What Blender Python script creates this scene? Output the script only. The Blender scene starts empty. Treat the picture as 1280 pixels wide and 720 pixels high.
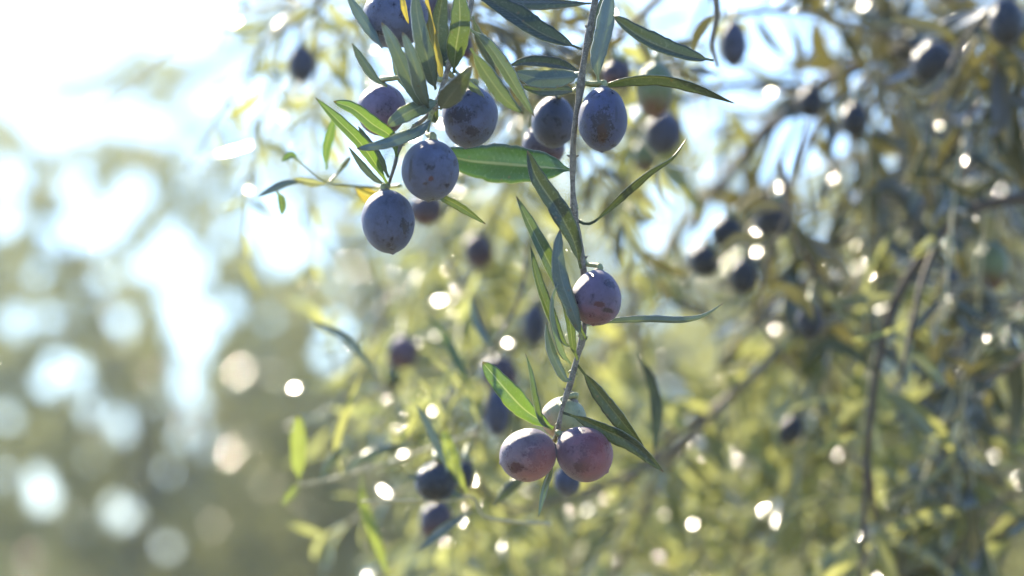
import bpy, math, random
import numpy as np
from mathutils import Vector, Matrix, noise as mnoise
R = math.radians
random.seed(11)
rng = np.random.default_rng(11)
sc = bpy.context.scene
col = sc.collection

# ------------------------------------------------------------ camera
CAM = Vector((0, 0, 1.55)); PITCH = 6.0; FOCAL = 100.0; FOCUS = 0.915
cd = bpy.data.cameras.new('camera'); cam = bpy.data.objects.new('camera', cd); col.objects.link(cam)
cam.location = CAM; cam.rotation_euler = (R(90 + PITCH), 0, 0)
cd.lens = FOCAL; cd.sensor_width = 36; cd.clip_start = .02; cd.clip_end = 2000
cd.dof.use_dof = True; cd.dof.focus_distance = FOCUS; cd.dof.aperture_fstop = 6.7
cd.dof.aperture_blades = 0
sc.camera = cam
# ------------------------------------------------------------ world and sun
SUN_AZ, SUN_EL = -27.0, 40.0       # azimuth measured from +Y towards +X
w = bpy.data.worlds.new('World'); sc.world = w; w.use_nodes = True
nt = w.node_tree; nt.nodes.clear()
sky = nt.nodes.new('ShaderNodeTexSky'); sky.sky_type = 'NISHITA'; sky.sun_disc = False
sky.sun_elevation = R(SUN_EL); sky.sun_rotation = R(SUN_AZ)
sky.altitude = 100; sky.air_density = 1.0; sky.dust_density = .6; sky.ozone_density = 1.2
bg = nt.nodes.new('ShaderNodeBackground'); bg.inputs[1].default_value = 0.11
wo = nt.nodes.new('ShaderNodeOutputWorld')
wb = nt.nodes.new('ShaderNodeMix'); wb.data_type = 'RGBA'; wb.blend_type = 'MULTIPLY'; wb.inputs[0].default_value = 1
wb.inputs[7].default_value = (.70, .92, 1.22, 1)      # the photograph's cool white balance
nt.links.new(sky.outputs[0], wb.inputs[6]); nt.links.new(wb.outputs[2], bg.inputs[0]); nt.links.new(bg.outputs[0], wo.inputs[0])
sl = bpy.data.lights.new('sun', 'SUN'); sl.energy = 5.0; sl.angle = R(.5); sl.color = (1, .88, .68)
so = bpy.data.objects.new('sun', sl); col.objects.link(so)
tosun = Vector((math.sin(R(SUN_AZ))*math.cos(R(SUN_EL)), math.cos(R(SUN_AZ))*math.cos(R(SUN_EL)), math.sin(R(SUN_EL))))
so.rotation_euler = tosun.to_track_quat('Z', 'Y').to_euler()
sc.view_settings.view_transform = 'Standard'; sc.view_settings.look = 'None'
sc.view_settings.exposure = 1.6; sc.view_settings.gamma = 1
sc.view_settings.use_curve_mapping = False
cy = sc.cycles
cy.use_denoising = True; cy.max_bounces = 6; cy.diffuse_bounces = 3; cy.transmission_bounces = 4
cy.glossy_bounces = 2; cy.sample_clamp_indirect = 8; cy.sample_clamp_direct = 0
cy.use_adaptive_sampling = False; cy.caustics_reflective = False; cy.caustics_refractive = False

FWD = Vector((0, math.cos(R(PITCH)), math.sin(R(PITCH))))
UP = Vector((0, -math.sin(R(PITCH)), math.cos(R(PITCH))))
RT = Vector((1, 0, 0))
KP = 36.0/FOCAL/1280                 # metres per photo pixel per metre of distance
def P(x, y, d):                      # a point seen at (x, y), d metres in front of the lens
    return CAM + FWD*d + RT*((x-640)*KP*d) + UP*((360-y)*KP*d)
def proj(p):
    v = p - CAM; d = v.dot(FWD)
    return 640 + v.dot(RT)/(KP*d), 360 - v.dot(UP)/(KP*d), d

# ------------------------------------------------------------ materials
def newmat(name):
    m = bpy.data.materials.new(name); m.use_nodes = True
    m.node_tree.nodes.clear()
    return m, m.node_tree
class NT:
    def __init__(s, t): s.t = t
    def n(s, typ, **kw):
        nd = s.t.nodes.new(typ)
        for k, v in kw.items(): setattr(nd, k, v)
        return nd
    def l(s, a, b): s.t.links.new(a, b)
    def math(s, op, a, b=None, clamp=False):
        nd = s.n('ShaderNodeMath', operation=op, use_clamp=clamp)
        for i, v in enumerate((a, b)):
            if v is None: continue
            if isinstance(v, (int, float)): nd.inputs[i].default_value = v
            else: s.l(v, nd.inputs[i])
        return nd.outputs[0]
    def mix(s, f, a, b, blend='MIX'):
        nd = s.n('ShaderNodeMix', data_type='RGBA', blend_type=blend)
        for i, v in ((0, f), (6, a), (7, b)):
            if isinstance(v, (int, float)): nd.inputs[i].default_value = v
            elif isinstance(v, tuple): nd.inputs[i].default_value = (*v, 1)
            else: s.l(v, nd.inputs[i])
        return nd.outputs[2]
    def noise(s, vec, scale, detail=3, rough=.5):
        nd = s.n('ShaderNodeTexNoise'); nd.inputs['Scale'].default_value = scale
        nd.inputs['Detail'].default_value = detail; nd.inputs['Roughness'].default_value = rough
        if vec is not None: s.l(vec, nd.inputs['Vector'])
        return nd.outputs[0]
    def ramp(s, f, a, b):
        nd = s.n('ShaderNodeMapRange', clamp=True); s.l(f, nd.inputs[0])
        nd.inputs[1].default_value = a; nd.inputs[2].default_value = b
        return nd.outputs[0]

def leaf_material(name, top, under, through, trans=.35, rt=.33, ru=.5, island=False, detail=True, spec=.5, ribf=.5, coat=.0):
    m, t = newmat(name); q = NT(t)
    geo = q.n('ShaderNodeNewGeometry')
    rnd = geo.outputs['Random Per Island'] if island else q.n('ShaderNodeObjectInfo').outputs['Random']
    base = q.mix(geo.outputs['Backfacing'], top, under)
    var = q.ramp(rnd, 0, 1)
    hs = q.n('ShaderNodeHueSaturation'); q.l(base, hs.inputs['Color'])
    q.l(q.math('ADD', q.math('MULTIPLY', var, .05), .475), hs.inputs['Hue'])
    q.l(q.math('ADD', q.math('MULTIPLY', var, .7), .65), hs.inputs['Value'])
    base = hs.outputs[0]
    thr = through
    bump = None
    if detail:
        uv = q.n('ShaderNodeUVMap').outputs[0]
        sp = q.n('ShaderNodeSeparateXYZ'); q.l(uv, sp.inputs[0])
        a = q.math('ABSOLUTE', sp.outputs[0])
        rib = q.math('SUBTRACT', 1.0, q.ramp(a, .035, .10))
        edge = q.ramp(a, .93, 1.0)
        tc = q.n('ShaderNodeTexCoord').outputs['Object']
        n1 = q.noise(tc, 900, 4, .6); n2 = q.noise(tc, 90, 3, .6)
        base = q.mix(q.math('MULTIPLY', q.ramp(n2, .35, .75), .45), base, tuple(c*.55+.02 for c in top))
        base = q.mix(q.math('MULTIPLY', q.ramp(n1, .55, .75), .5), base, (.20, .22, .16))
        base = q.mix(q.math('MULTIPLY', rib, ribf), base, tuple(.55*c+.10 for c in under))
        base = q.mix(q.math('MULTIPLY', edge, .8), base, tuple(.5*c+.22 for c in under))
        thr = q.mix(q.math('MULTIPLY', q.ramp(n2, .3, .8), .5), through, tuple(c*.45 for c in through))
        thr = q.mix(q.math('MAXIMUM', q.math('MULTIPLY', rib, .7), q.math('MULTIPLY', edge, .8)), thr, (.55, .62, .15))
        vs = q.n('ShaderNodeTexVoronoi'); q.l(tc, vs.inputs[0]); vs.inputs['Scale'].default_value = 260
        spot = q.math('MULTIPLY', q.math('SUBTRACT', 1.0, q.ramp(q.math('ADD', vs.outputs['Distance'], q.math('MULTIPLY', n1, .25)), .20, .30)), q.ramp(n2, .48, .6))
        tipf = q.math('MULTIPLY', q.ramp(sp.outputs[1], .955, .985), .8)
        brown = q.math('MAXIMUM', q.math('MULTIPLY', spot, .7), tipf)
        base = q.mix(brown, base, (.16, .10, .04)); thr = q.mix(brown, thr, (.12, .07, .02))
        # side veins, slanting forward from the midrib
        wv = q.n('ShaderNodeTexWave', wave_type='BANDS', bands_direction='Y')
        cmb = q.n('ShaderNodeCombineXYZ')
        q.l(q.math('SUBTRACT', q.math('MULTIPLY', sp.outputs[1], 1.0), q.math('MULTIPLY', a, .09)), cmb.inputs[1])
        q.l(cmb.outputs[0], wv.inputs['Vector']); wv.inputs['Scale'].default_value = 7
        b = q.n('ShaderNodeBump'); b.inputs['Strength'].default_value = .35; b.inputs['Distance'].default_value = .0003
        q.l(q.math('ADD', q.math('MULTIPLY', wv.outputs[1], .5), n1), b.inputs['Height']); bump = b.outputs[0]
    pr = q.n('ShaderNodeBsdfPrincipled')
    q.l(base, pr.inputs['Base Color'])
    pr.inputs['Specular IOR Level'].default_value = spec
    q.l(q.math('ADD', q.math('MULTIPLY', geo.outputs['Backfacing'], ru-rt), rt), pr.inputs['Roughness'])
    pr.inputs['Coat Weight'].default_value = coat; pr.inputs['Coat Roughness'].default_value = .13
    tr = q.n('ShaderNodeBsdfTranslucent')
    if isinstance(thr, tuple): tr.inputs[0].default_value = (*thr, 1)
    else: q.l(thr, tr.inputs[0])
    if bump: q.l(bump, pr.inputs['Normal'])
    mx = q.n('ShaderNodeMixShader'); mx.inputs[0].default_value = trans
    q.l(pr.outputs[0], mx.inputs[1]); q.l(tr.outputs[0], mx.inputs[2])
    o = q.n('ShaderNodeOutputMaterial'); q.l(mx.outputs[0], o.inputs[0])
    return m

def bark_material(name, c1, c2, scale=300, rough=.7):
    m, t = newmat(name); q = NT(t)
    tc = q.n('ShaderNodeTexCoord').outputs['Object']
    n1 = q.noise(tc, scale, 5, .65); n2 = q.noise(tc, scale*4, 3, .6)
    c = q.mix(q.ramp(n1, .35, .7), c1, c2)
    c = q.mix(q.math('MULTIPLY', q.ramp(n2, .55, .7), .6), c, tuple(min(1, x*1.7+.05) for x in c2))
    pr = q.n('ShaderNodeBsdfPrincipled'); q.l(c, pr.inputs['Base Color']); pr.inputs['Roughness'].default_value = rough
    b = q.n('ShaderNodeBump'); b.inputs['Strength'].default_value = .5; b.inputs['Distance'].default_value = .25/scale
    q.l(n1, b.inputs['Height']); q.l(b.outputs[0], pr.inputs['Normal'])
    o = q.n('ShaderNodeOutputMaterial'); q.l(pr.outputs[0], o.inputs[0])
    return m

def olive_material(name, skin, bloom, blush=None, scar=.5, seed=0, cover=.8, blush_dir=(0, 0, -1), blush_at=(-.2, .8), scars=(.05, .02, .03), marks=()):
    """skin under a waxy bloom; the bloom is rubbed off in patches and streaks. marks: (centre on the unit fruit, (sx, sy, sz), colour, strength)"""
    m, t = newmat(name); q = NT(t)
    tc = q.n('ShaderNodeTexCoord').outputs['Object']
    mp = q.n('ShaderNodeMapping'); q.l(tc, mp.inputs[0]); mp.inputs['Location'].default_value = (seed*3.7, seed*1.3, seed*2.1)
    v = mp.outputs[0]
    big = q.noise(v, 1.1, 3, .55); mid = q.noise(v, 2.3, 7, .68); fine = q.noise(v, 30, 4, .7)
    mp2 = q.n('ShaderNodeMapping'); q.l(v, mp2.inputs[0]); mp2.inputs['Scale'].default_value = (10, 10, 2.0)
    streak = q.noise(mp2.outputs[0], 1, 5, .7)
    skinc = q.mix(q.ramp(big, .3, .7), skin, tuple(c*.6 for c in skin))
    bloomc = q.mix(q.ramp(big, .38, .62), bloom, tuple(c*.66 for c in bloom))
    if blush:
        vd = q.n('ShaderNodeVectorMath', operation='DOT_PRODUCT'); q.l(tc, vd.inputs[0]); vd.inputs[1].default_value = blush_dir
        f = q.ramp(q.math('ADD', vd.outputs['Value'], q.math('MULTIPLY', q.math('SUBTRACT', mid, .5), 1.3)), blush_at[0], blush_at[1])
        bloomc = q.mix(q.math('MULTIPLY', f, .75), bloomc, blush)
        skinc = q.mix(f, skinc, tuple(c*.7 for c in blush))
    cov = q.math('MULTIPLY', q.ramp(mid, .33, .50), cover)
    cov = q.math('MULTIPLY', cov, q.math('SUBTRACT', 1.0, q.math('MULTIPLY', q.ramp(streak, .60, .66), scar*.8)))
    cov = q.math('MULTIPLY', cov, q.math('SUBTRACT', 1.0, q.math('MULTIPLY', q.ramp(fine, .56, .66), .5)))
    for c0, sz, colr, k in marks:
        if colr is None:
            vm = q.n('ShaderNodeVectorMath', operation='SUBTRACT'); q.l(tc, vm.inputs[0]); vm.inputs[1].default_value = c0
            vm2 = q.n('ShaderNodeVectorMath', operation='DIVIDE'); q.l(vm.outputs[0], vm2.inputs[0]); vm2.inputs[1].default_value = sz
            ln = q.n('ShaderNodeVectorMath', operation='LENGTH'); q.l(vm2.outputs[0], ln.inputs[0])
            f = q.math('SUBTRACT', 1.0, q.ramp(q.math('ADD', ln.outputs['Value'], q.math('MULTIPLY', q.math('SUBTRACT', q.noise(v, 9, 5, .75), .5), 3.2)), .65, 1.0))
            cov = q.math('MULTIPLY', cov, q.math('SUBTRACT', 1.0, q.math('MULTIPLY', f, k)))
    c = q.mix(cov, skinc, bloomc)
    vo = q.n('ShaderNodeTexVoronoi'); q.l(v, vo.inputs[0]); vo.inputs['Scale'].default_value = 17
    c = q.mix(q.math('MULTIPLY', q.math('SUBTRACT', 1.0, q.ramp(q.math('ADD', vo.outputs['Distance'], q.math('MULTIPLY', mid, .15)), .14, .22)), .5), c, tuple(min(1, x*1.6+.06) for x in bloom))
    vo2 = q.n('ShaderNodeTexVoronoi'); q.l(v, vo2.inputs[0]); vo2.inputs['Scale'].default_value = 2.6
    scf = q.math('MULTIPLY', q.math('SUBTRACT', 1.0, q.ramp(q.math('ADD', vo2.outputs['Distance'], q.math('MULTIPLY', streak, .5)), .28, .36)), .8*scar)
    c = q.mix(scf, c, scars)
    hgt = q.math('SUBTRACT', q.math('ADD', fine, mid), scf)
    for c0, sz, colr, k in marks:
        if colr is not None:
            vm = q.n('ShaderNodeVectorMath', operation='SUBTRACT'); q.l(tc, vm.inputs[0]); vm.inputs[1].default_value = c0
            vm2 = q.n('ShaderNodeVectorMath', operation='DIVIDE'); q.l(vm.outputs[0], vm2.inputs[0]); vm2.inputs[1].default_value = sz
            ln = q.n('ShaderNodeVectorMath', operation='LENGTH'); q.l(vm2.outputs[0], ln.inputs[0])
            f = q.math('MULTIPLY', q.math('SUBTRACT', 1.0, q.ramp(q.math('ADD', ln.outputs['Value'], q.math('MULTIPLY', q.math('SUBTRACT', q.noise(v, 7, 5, .7), .5), 2.2)), .7, 1.05)), k)
            c = q.mix(f, c, colr); hgt = q.math('SUBTRACT', hgt, q.math('MULTIPLY', f, 1.5))
    pr = q.n('ShaderNodeBsdfPrincipled'); q.l(c, pr.inputs['Base Color'])
    q.l(q.math('ADD', q.math('MULTIPLY', cov, .36), .17), pr.inputs['Roughness'])
    pr.inputs['Sheen Weight'].default_value = .35; pr.inputs['Sheen Roughness'].default_value = .35
    pr.inputs['Sheen Tint'].default_value = (.85, .88, 1, 1)
    pr.inputs['Subsurface Weight'].default_value = .1; pr.inputs['Subsurface Radius'].default_value = (1, .4, .3)
    pr.inputs['Subsurface Scale'].default_value = .0015
    b = q.n('ShaderNodeBump'); b.inputs['Strength'].default_value = .3; b.inputs['Distance'].default_value = .03
    q.l(hgt, b.inputs['Height']); q.l(b.outputs[0], pr.inputs['Normal'])
    o = q.n('ShaderNodeOutputMaterial'); q.l(pr.outputs[0], o.inputs[0])
    return m

TOP = (.040, .065, .028); UND = (.16, .19, .145); THR = (.26, .38, .06)
M = dict(
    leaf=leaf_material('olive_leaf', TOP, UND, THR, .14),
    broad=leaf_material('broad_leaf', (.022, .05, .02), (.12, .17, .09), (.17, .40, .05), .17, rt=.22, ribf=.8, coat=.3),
    lit=leaf_material('lit_leaf', (.05, .11, .035), (.12, .19, .08), (.25, .42, .05), .25, ribf=.8, coat=.2),  # brighter copy of the olive leaf, sunlit look put into its colour
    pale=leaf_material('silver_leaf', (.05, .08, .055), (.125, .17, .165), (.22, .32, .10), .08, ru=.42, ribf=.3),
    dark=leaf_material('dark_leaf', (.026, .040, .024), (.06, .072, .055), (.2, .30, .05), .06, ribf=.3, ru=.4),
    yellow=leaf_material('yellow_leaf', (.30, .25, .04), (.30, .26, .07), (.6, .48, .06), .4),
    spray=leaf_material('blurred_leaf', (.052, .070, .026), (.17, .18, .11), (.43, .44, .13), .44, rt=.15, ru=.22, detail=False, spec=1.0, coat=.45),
    sprayl=leaf_material('blurred_lit_leaf', (.065, .10, .03), (.19, .21, .11), (.46, .48, .16), .45, rt=.15, ru=.22, detail=False, spec=1.0, coat=.45),  # lit variant of the blurred leaf: sun brightness is in the colour
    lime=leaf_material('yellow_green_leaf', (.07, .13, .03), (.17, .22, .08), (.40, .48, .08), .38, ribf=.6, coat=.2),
    sprayd=leaf_material('blurred_dark_leaf', (.032, .040, .020), (.075, .070, .042), (.30, .27, .06), .14, rt=.16, ru=.36, detail=False, spec=.8, coat=.35),  # unlit variant of the blurred leaf: shade is in the darker colour
    crown=leaf_material('crown_leaf', (.07, .085, .045), (.22, .25, .20), (.46, .47, .19), .46, rt=.14, ru=.26, island=True, detail=False, spec=1.0, coat=.45),
    darkbark=bark_material('dark_branch_bark', (.035, .024, .016), (.11, .08, .055), 250),
    shade=leaf_material('shaded_crown_leaf', (.035, .045, .022), (.10, .10, .07), (.30, .26, .07), .12, rt=.2, ru=.38, island=True, detail=False, spec=1.0, coat=.45),  # crown leaf darkened, canopy shade put into its colour
    stem=bark_material('twig_bark', (.10, .085, .065), (.29, .26, .21), 620),
    tan=bark_material('tan_twig', (.36, .31, .15), (.52, .46, .28), 500, .55),
    green=bark_material('green_stem', (.20, .22, .08), (.34, .33, .16), 700, .5),
    bark=bark_material('branch_bark', (.10, .075, .05), (.24, .19, .13), 250),
    trunk=bark_material('trunk_bark', (.10, .09, .075), (.25, .22, .18), 14),
)
BLUE = dict(skin=(.020, .015, .036), bloom=(.098, .115, .215))
BR = (.035, .014, .016); RD = (.07, .014, .016); DK = (.018, .012, .022)
def front(x, z, tilt=0):
    """a spot on the camera side of a fruit, x right and z up, turned back by the fruit's own tilt"""
    a = R(tilt); y = -math.sqrt(max(0, 1-x*x-z*z))
    return (x*math.cos(a)-z*math.sin(a), y, x*math.sin(a)+z*math.cos(a))
OM = dict(
    low=olive_material('olive_blue', seed=1, cover=.97, scar=.25, marks=[(front(.6, -.25), (.2, .5, .3), None, 1), (front(.6, -.3), (.07, .3, .1), DK, .9), (front(0, -.04), (.05, .3, .06), DK, .9)], **BLUE),
    spotted=olive_material('olive_blue_spotted', seed=4, cover=.97, scar=.35, marks=[(front(.07, -.3), (.10, .3, .10), RD, .95), (front(-.12, -.47), (.08, .3, .06), BR, .8), (front(-.66, -.1), (.06, .3, .42), DK, .9), (front(.85, .3), (.1, .3, .14), DK, .8)], **BLUE),
    speckled=olive_material('olive_blue_speckled', seed=11, cover=.95, scar=.45, marks=[(front(-.35, -.02), (.5, .6, .3), None, 1.0), (front(.2, -.5), (.3, .6, .2), None, .8)], **BLUE),
    scarred=olive_material('olive_blue_scarred', seed=7, cover=.92, scar=.4, marks=[(front(-.03, -.55), (.20, .5, .42), BR, 1.0), (front(.0, -.3), (.5, .6, .6), None, .9), (front(.5, .1), (.06, .3, .3), DK, .6)], skin=(.02, .015, .03), bloom=(.075, .090, .20)),
    blue1=olive_material('olive_blue_plain', seed=15, cover=.95, scar=.3, **BLUE),
    dark=olive_material('olive_dark_blue', seed=9, cover=.8, scar=.8, skin=(.016, .012, .022), bloom=(.055, .066, .13), scars=(.03, .015, .02)),
    violet=olive_material('olive_violet', seed=2, cover=.93, scar=.3, skin=(.045, .016, .045), bloom=(.18, .125, .205), blush=(.18, .05, .065), blush_at=(.35, 1.0), scars=(.08, .02, .03),
        marks=[(front(.12, -.42), (.28, .4, .10), RD, .95), (front(.5, -.55), (.25, .4, .09), BR, .9), (front(.5, .4), (.3, .4, .2), None, .9), (front(-.3, .7), (.2, .3, .1), None, .8)]),
    pale_violet=olive_material('olive_pale_violet', seed=21, cover=.93, scar=.3, skin=(.06, .03, .06), bloom=(.19, .14, .24), blush=(.16, .06, .10), blush_at=(.1, 1.0)),
    rosy1=olive_material('olive_rosy', seed=3, cover=.85, scar=.35, skin=(.09, .035, .065), bloom=(.25, .17, .20), blush=(.36, .11, .095), blush_at=(-.3, .8), blush_dir=(.7, 0, .5), scars=(.08, .015, .03),
        marks=[(front(-.52, -.45, 74), (.24, .5, .24), (.06, .01, .02), .95), (front(.2, -.1, 74), (.5, .6, .4), None, .8)]),
    rosy2=olive_material('olive_rosy_mottled', seed=6, cover=.78, scar=.5, skin=(.075, .024, .05), bloom=(.22, .125, .17), blush=(.31, .08, .08), blush_at=(-.3, .7), blush_dir=(.6, 0, -.5), scars=(.06, .015, .035),
        marks=[(front(-.05, .85, -52), (.3, .5, .22), (.035, .01, .05), .85), (front(.4, .3, -52), (.4, .6, .4), None, .9), (front(0, -.4, -52), (.6, .6, .3), None, .7)]),
    green=olive_material('olive_green', seed=5, cover=.75, scar=.12, skin=(.22, .25, .12), bloom=(.40, .40, .20), blush=(.50, .24, .11), blush_at=(-.1, .9), blush_dir=(-.6, 0, -.6), scars=(.2, .1, .04)),
    turning=olive_material('olive_turning', seed=8, cover=.6, scar=.2, skin=(.14, .18, .05), bloom=(.20, .24, .12), blush=(.15, .045, .03), blush_at=(0, .8), scars=(.1, .03, .03)),
    plum=olive_material('olive_plum', seed=10, cover=.6, scar=.6, skin=(.03, .014, .024), bloom=(.085, .065, .105), blush=(.12, .035, .04), blush_at=(.1, .9)),
    ink=olive_material('olive_ink', seed=12, cover=.5, scar=.6, skin=(.010, .009, .014), bloom=(.028, .032, .055)),
)

# ------------------------------------------------------------ mesh helpers
def empty(name, loc, label, cat, group=None):
    o = bpy.data.objects.new(name, None); col.objects.link(o); o.location = loc
    o.empty_display_size = .01
    o['label'] = label; o['category'] = cat
    if group: o['group'] = group
    return o
def child(name, me, parent, mat=None):
    o = bpy.data.objects.new(name, me); col.objects.link(o)
    if parent: o.parent = parent
    if mat:
        me.materials.clear(); me.materials.append(mat)
    return o
def mesh(name, verts, faces, smooth=True):
    me = bpy.data.meshes.new(name); me.from_pydata([tuple(v) for v in verts], [], faces); me.update()
    if smooth: me.polygons.foreach_set('use_smooth', [True]*len(me.polygons))
    return me
def catmull(pts, n):
    pts = [Vector(p) for p in pts]
    if len(pts) == 2: return [pts[0].lerp(pts[1], i/(n-1)) for i in range(n)]
    ext = [pts[0]*2-pts[1]] + pts + [pts[-1]*2-pts[-2]]
    L = [0]
    for a, b in zip(pts, pts[1:]): L.append(L[-1] + (b-a).length)
    out = []
    for i in range(n):
        s = L[-1]*i/(n-1); k = 0
        while k < len(pts)-2 and s > L[k+1]: k += 1
        u = (s-L[k])/max(1e-9, L[k+1]-L[k])
        p0, p1, p2, p3 = ext[k:k+4]
        out.append(.5*((2*p1)+(p2-p0)*u+(2*p0-5*p1+4*p2-p3)*u*u+(3*p1-p0-3*p2+p3)*u**3))
    return out
def interp(vals, u):
    x = u*(len(vals)-1); i = min(int(x), len(vals)-2); return vals[i]+(vals[i+1]-vals[i])*(x-i)
def tube_data(pts, radii, n=None, seg=10, rough=0, bumps=None):
    n = n or max(6, len(pts)*6)
    c = catmull(pts, n); V = []; F = []
    ref = Vector((.31, .87, .38)); T0 = (c[1]-c[0]).normalized()
    N = T0.cross(ref).normalized()
    for i, p in enumerate(c):
        T = (c[min(i+1, n-1)]-c[max(i-1, 0)]).normalized()
        N = (N - T*N.dot(T)).normalized(); B = T.cross(N)
        u = i/(n-1); r = interp(radii, u)
        if bumps:
            for b, amt in bumps: r *= 1+amt*math.exp(-((u-b)*n*.62)**2)
        for k in range(seg):
            a = 2*math.pi*k/seg
            rr = r*(1+rough*(mnoise.noise(Vector((p.x*300+k*.9, p.y*300, p.z*300)))))
            V.append(p+(N*math.cos(a)+B*math.sin(a))*rr)
    for i in range(n-1):
        for k in range(seg):
            k2 = (k+1) % seg
            F.append((i*seg+k, i*seg+k2, (i+1)*seg+k2, (i+1)*seg+k))
    F.append(tuple(range(seg-1, -1, -1))); F.append(tuple((n-1)*seg+k for k in range(seg)))
    return V, F
def tube(name, pts, radii, parent, mat, **kw):
    V, F = tube_data(pts, radii, **kw)
    o0 = parent.location if parent else Vector()
    return child(name, mesh(name, [v-o0 for v in V], F), parent, mat)

def leaf_data(c, normals, W, fold=.25, cup=0.0, petiole=.07, wave=0.0, shape=(.75, .85), twist=0.0, roll_edge=True, cols=9):
    """c: sampled midrib base->tip; W: full width at the widest point"""
    n = len(c); V = []; UV = []; F = []
    mx = max((s**shape[0])*((1-s)**shape[1]) for s in [i/60 for i in range(61)])
    L = sum((c[i+1]-c[i]).length for i in range(n-1))
    us = [-1+2*k/(cols-1) for k in range(cols)]
    if roll_edge: us = [-1.02] + us + [1.02]
    ph = random.random()*6
    for i, p in enumerate(c):
        s = i/(n-1)
        T = (c[min(i+1, n-1)]-c[max(i-1, 0)]).normalized()
        N = normals[i]; N = (N-T*N.dot(T)).normalized()
        if twist: N = Matrix.Rotation(twist*(s-.3), 3, T) @ N
        S = T.cross(N)
        sl_ = max(0.0, (s-petiole)/(1-petiole))
        h = .5*W*((sl_**shape[0])*((1-sl_)**shape[1]))/mx if sl_ > 0 else 0
        h *= 1+.04*math.sin(s*17+ph)+.035*math.sin(s*41+ph*2)+.02*math.sin(s*73+ph*3)
        h = max(h, .0005 if s < petiole+.02 else .00012)
        for u in us:
            a = min(1, abs(u)); sg = 1 if u > 0 else -1
            z = h*(fold*a + cup*a*a) + wave*math.sin(s*13+ph+(1.7 if u > 0 else 0))*h*a*a
            z -= .00022*math.exp(-(a*7)**2)            # midrib groove
            x = h*sg*a*(math.cos(math.atan(fold)))
            if abs(u) > 1: z -= min(.0004, h*.2); x -= sg*min(.00015, h*.1)
            V.append(p + S*x + N*z); UV.append((max(-1, min(1, u)), s))
    m = len(us)
    for i in range(n-1):
        for k in range(m-1):
            F.append((i*m+k, i*m+k+1, (i+1)*m+k+1, (i+1)*m+k))
    return V, F, UV
def leaf_mesh(name, V, F, UV):
    me = mesh(name, V, F)
    ul = me.uv_layers.new(name='UVMap')
    arr = np.array(UV, dtype=np.float32)
    idx = np.empty(len(me.loops), dtype=np.int32); me.loops.foreach_get('vertex_index', idx)
    ul.data.foreach_set('uv', arr[idx].ravel())
    return me

def hero_leaf(parent, pts, wpx, side='top', roll=0, mat='leaf', d=FOCUS, **kw):
    """pts base->tip in photo pixels with an optional depth offset in mm"""
    p3 = [P(p[0], p[1], d+(p[2]/1000 if len(p) > 2 else 0)) for p in pts]
    c = catmull(p3, 26)
    W = wpx*KP*d/max(.35, abs(math.cos(R(roll))))
    ns = []
    for i, p in enumerate(c):
        T = (c[min(i+1, 25)]-c[max(i-1, 0)]).normalized()
        N = (CAM-p).normalized(); N = (N-T*N.dot(T)).normalized()
        if side == 'under': N = -N
        ns.append(Matrix.Rotation(R(roll), 3, T) @ N)
    V, F, UV = leaf_data(c, ns, W, **kw)
    o0 = parent.location
    # leaf_data: S = T x N, faces wind so that the upper side looks along +N
    return child('leaf', leaf_mesh('leaf', [v-o0 for v in V], F, UV), parent, M[mat])

def olive_mesh(seed=0, nu=40, nv=26):
    rr = random.Random(seed); V = []; F = []
    asym = rr.uniform(-.05, .09)
    for j in range(nv+1):
        th = math.pi*j/nv; z = math.cos(th); r = math.sin(th)
        r *= 1+asym*z*-1
        if j < 4: z -= .05*math.exp(-(r/.16)**2)            # dimple at the stalk
        if j > nv-3: z -= .055*math.exp(-(r/.08)**2)        # nib at the tip
        for k in range(nu):
            a = 2*math.pi*k/nu
            f = 1+.05*mnoise.noise(Vector((math.cos(a)*r*.9+seed, math.sin(a)*r*.9, z*.9)))+.012*mnoise.noise(Vector((math.cos(a)*r*3+seed, math.sin(a)*r*3, z*3)))
            V.append((math.cos(a)*r*f, math.sin(a)*r*f, z))
    for j in range(nv):
        for k in range(nu):
            k2 = (k+1) % nu
            F.append((j*nu+k, (j+1)*nu+k, (j+1)*nu+k2, j*nu+k2))
    me = mesh('fruit', V, F)
    return me
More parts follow.
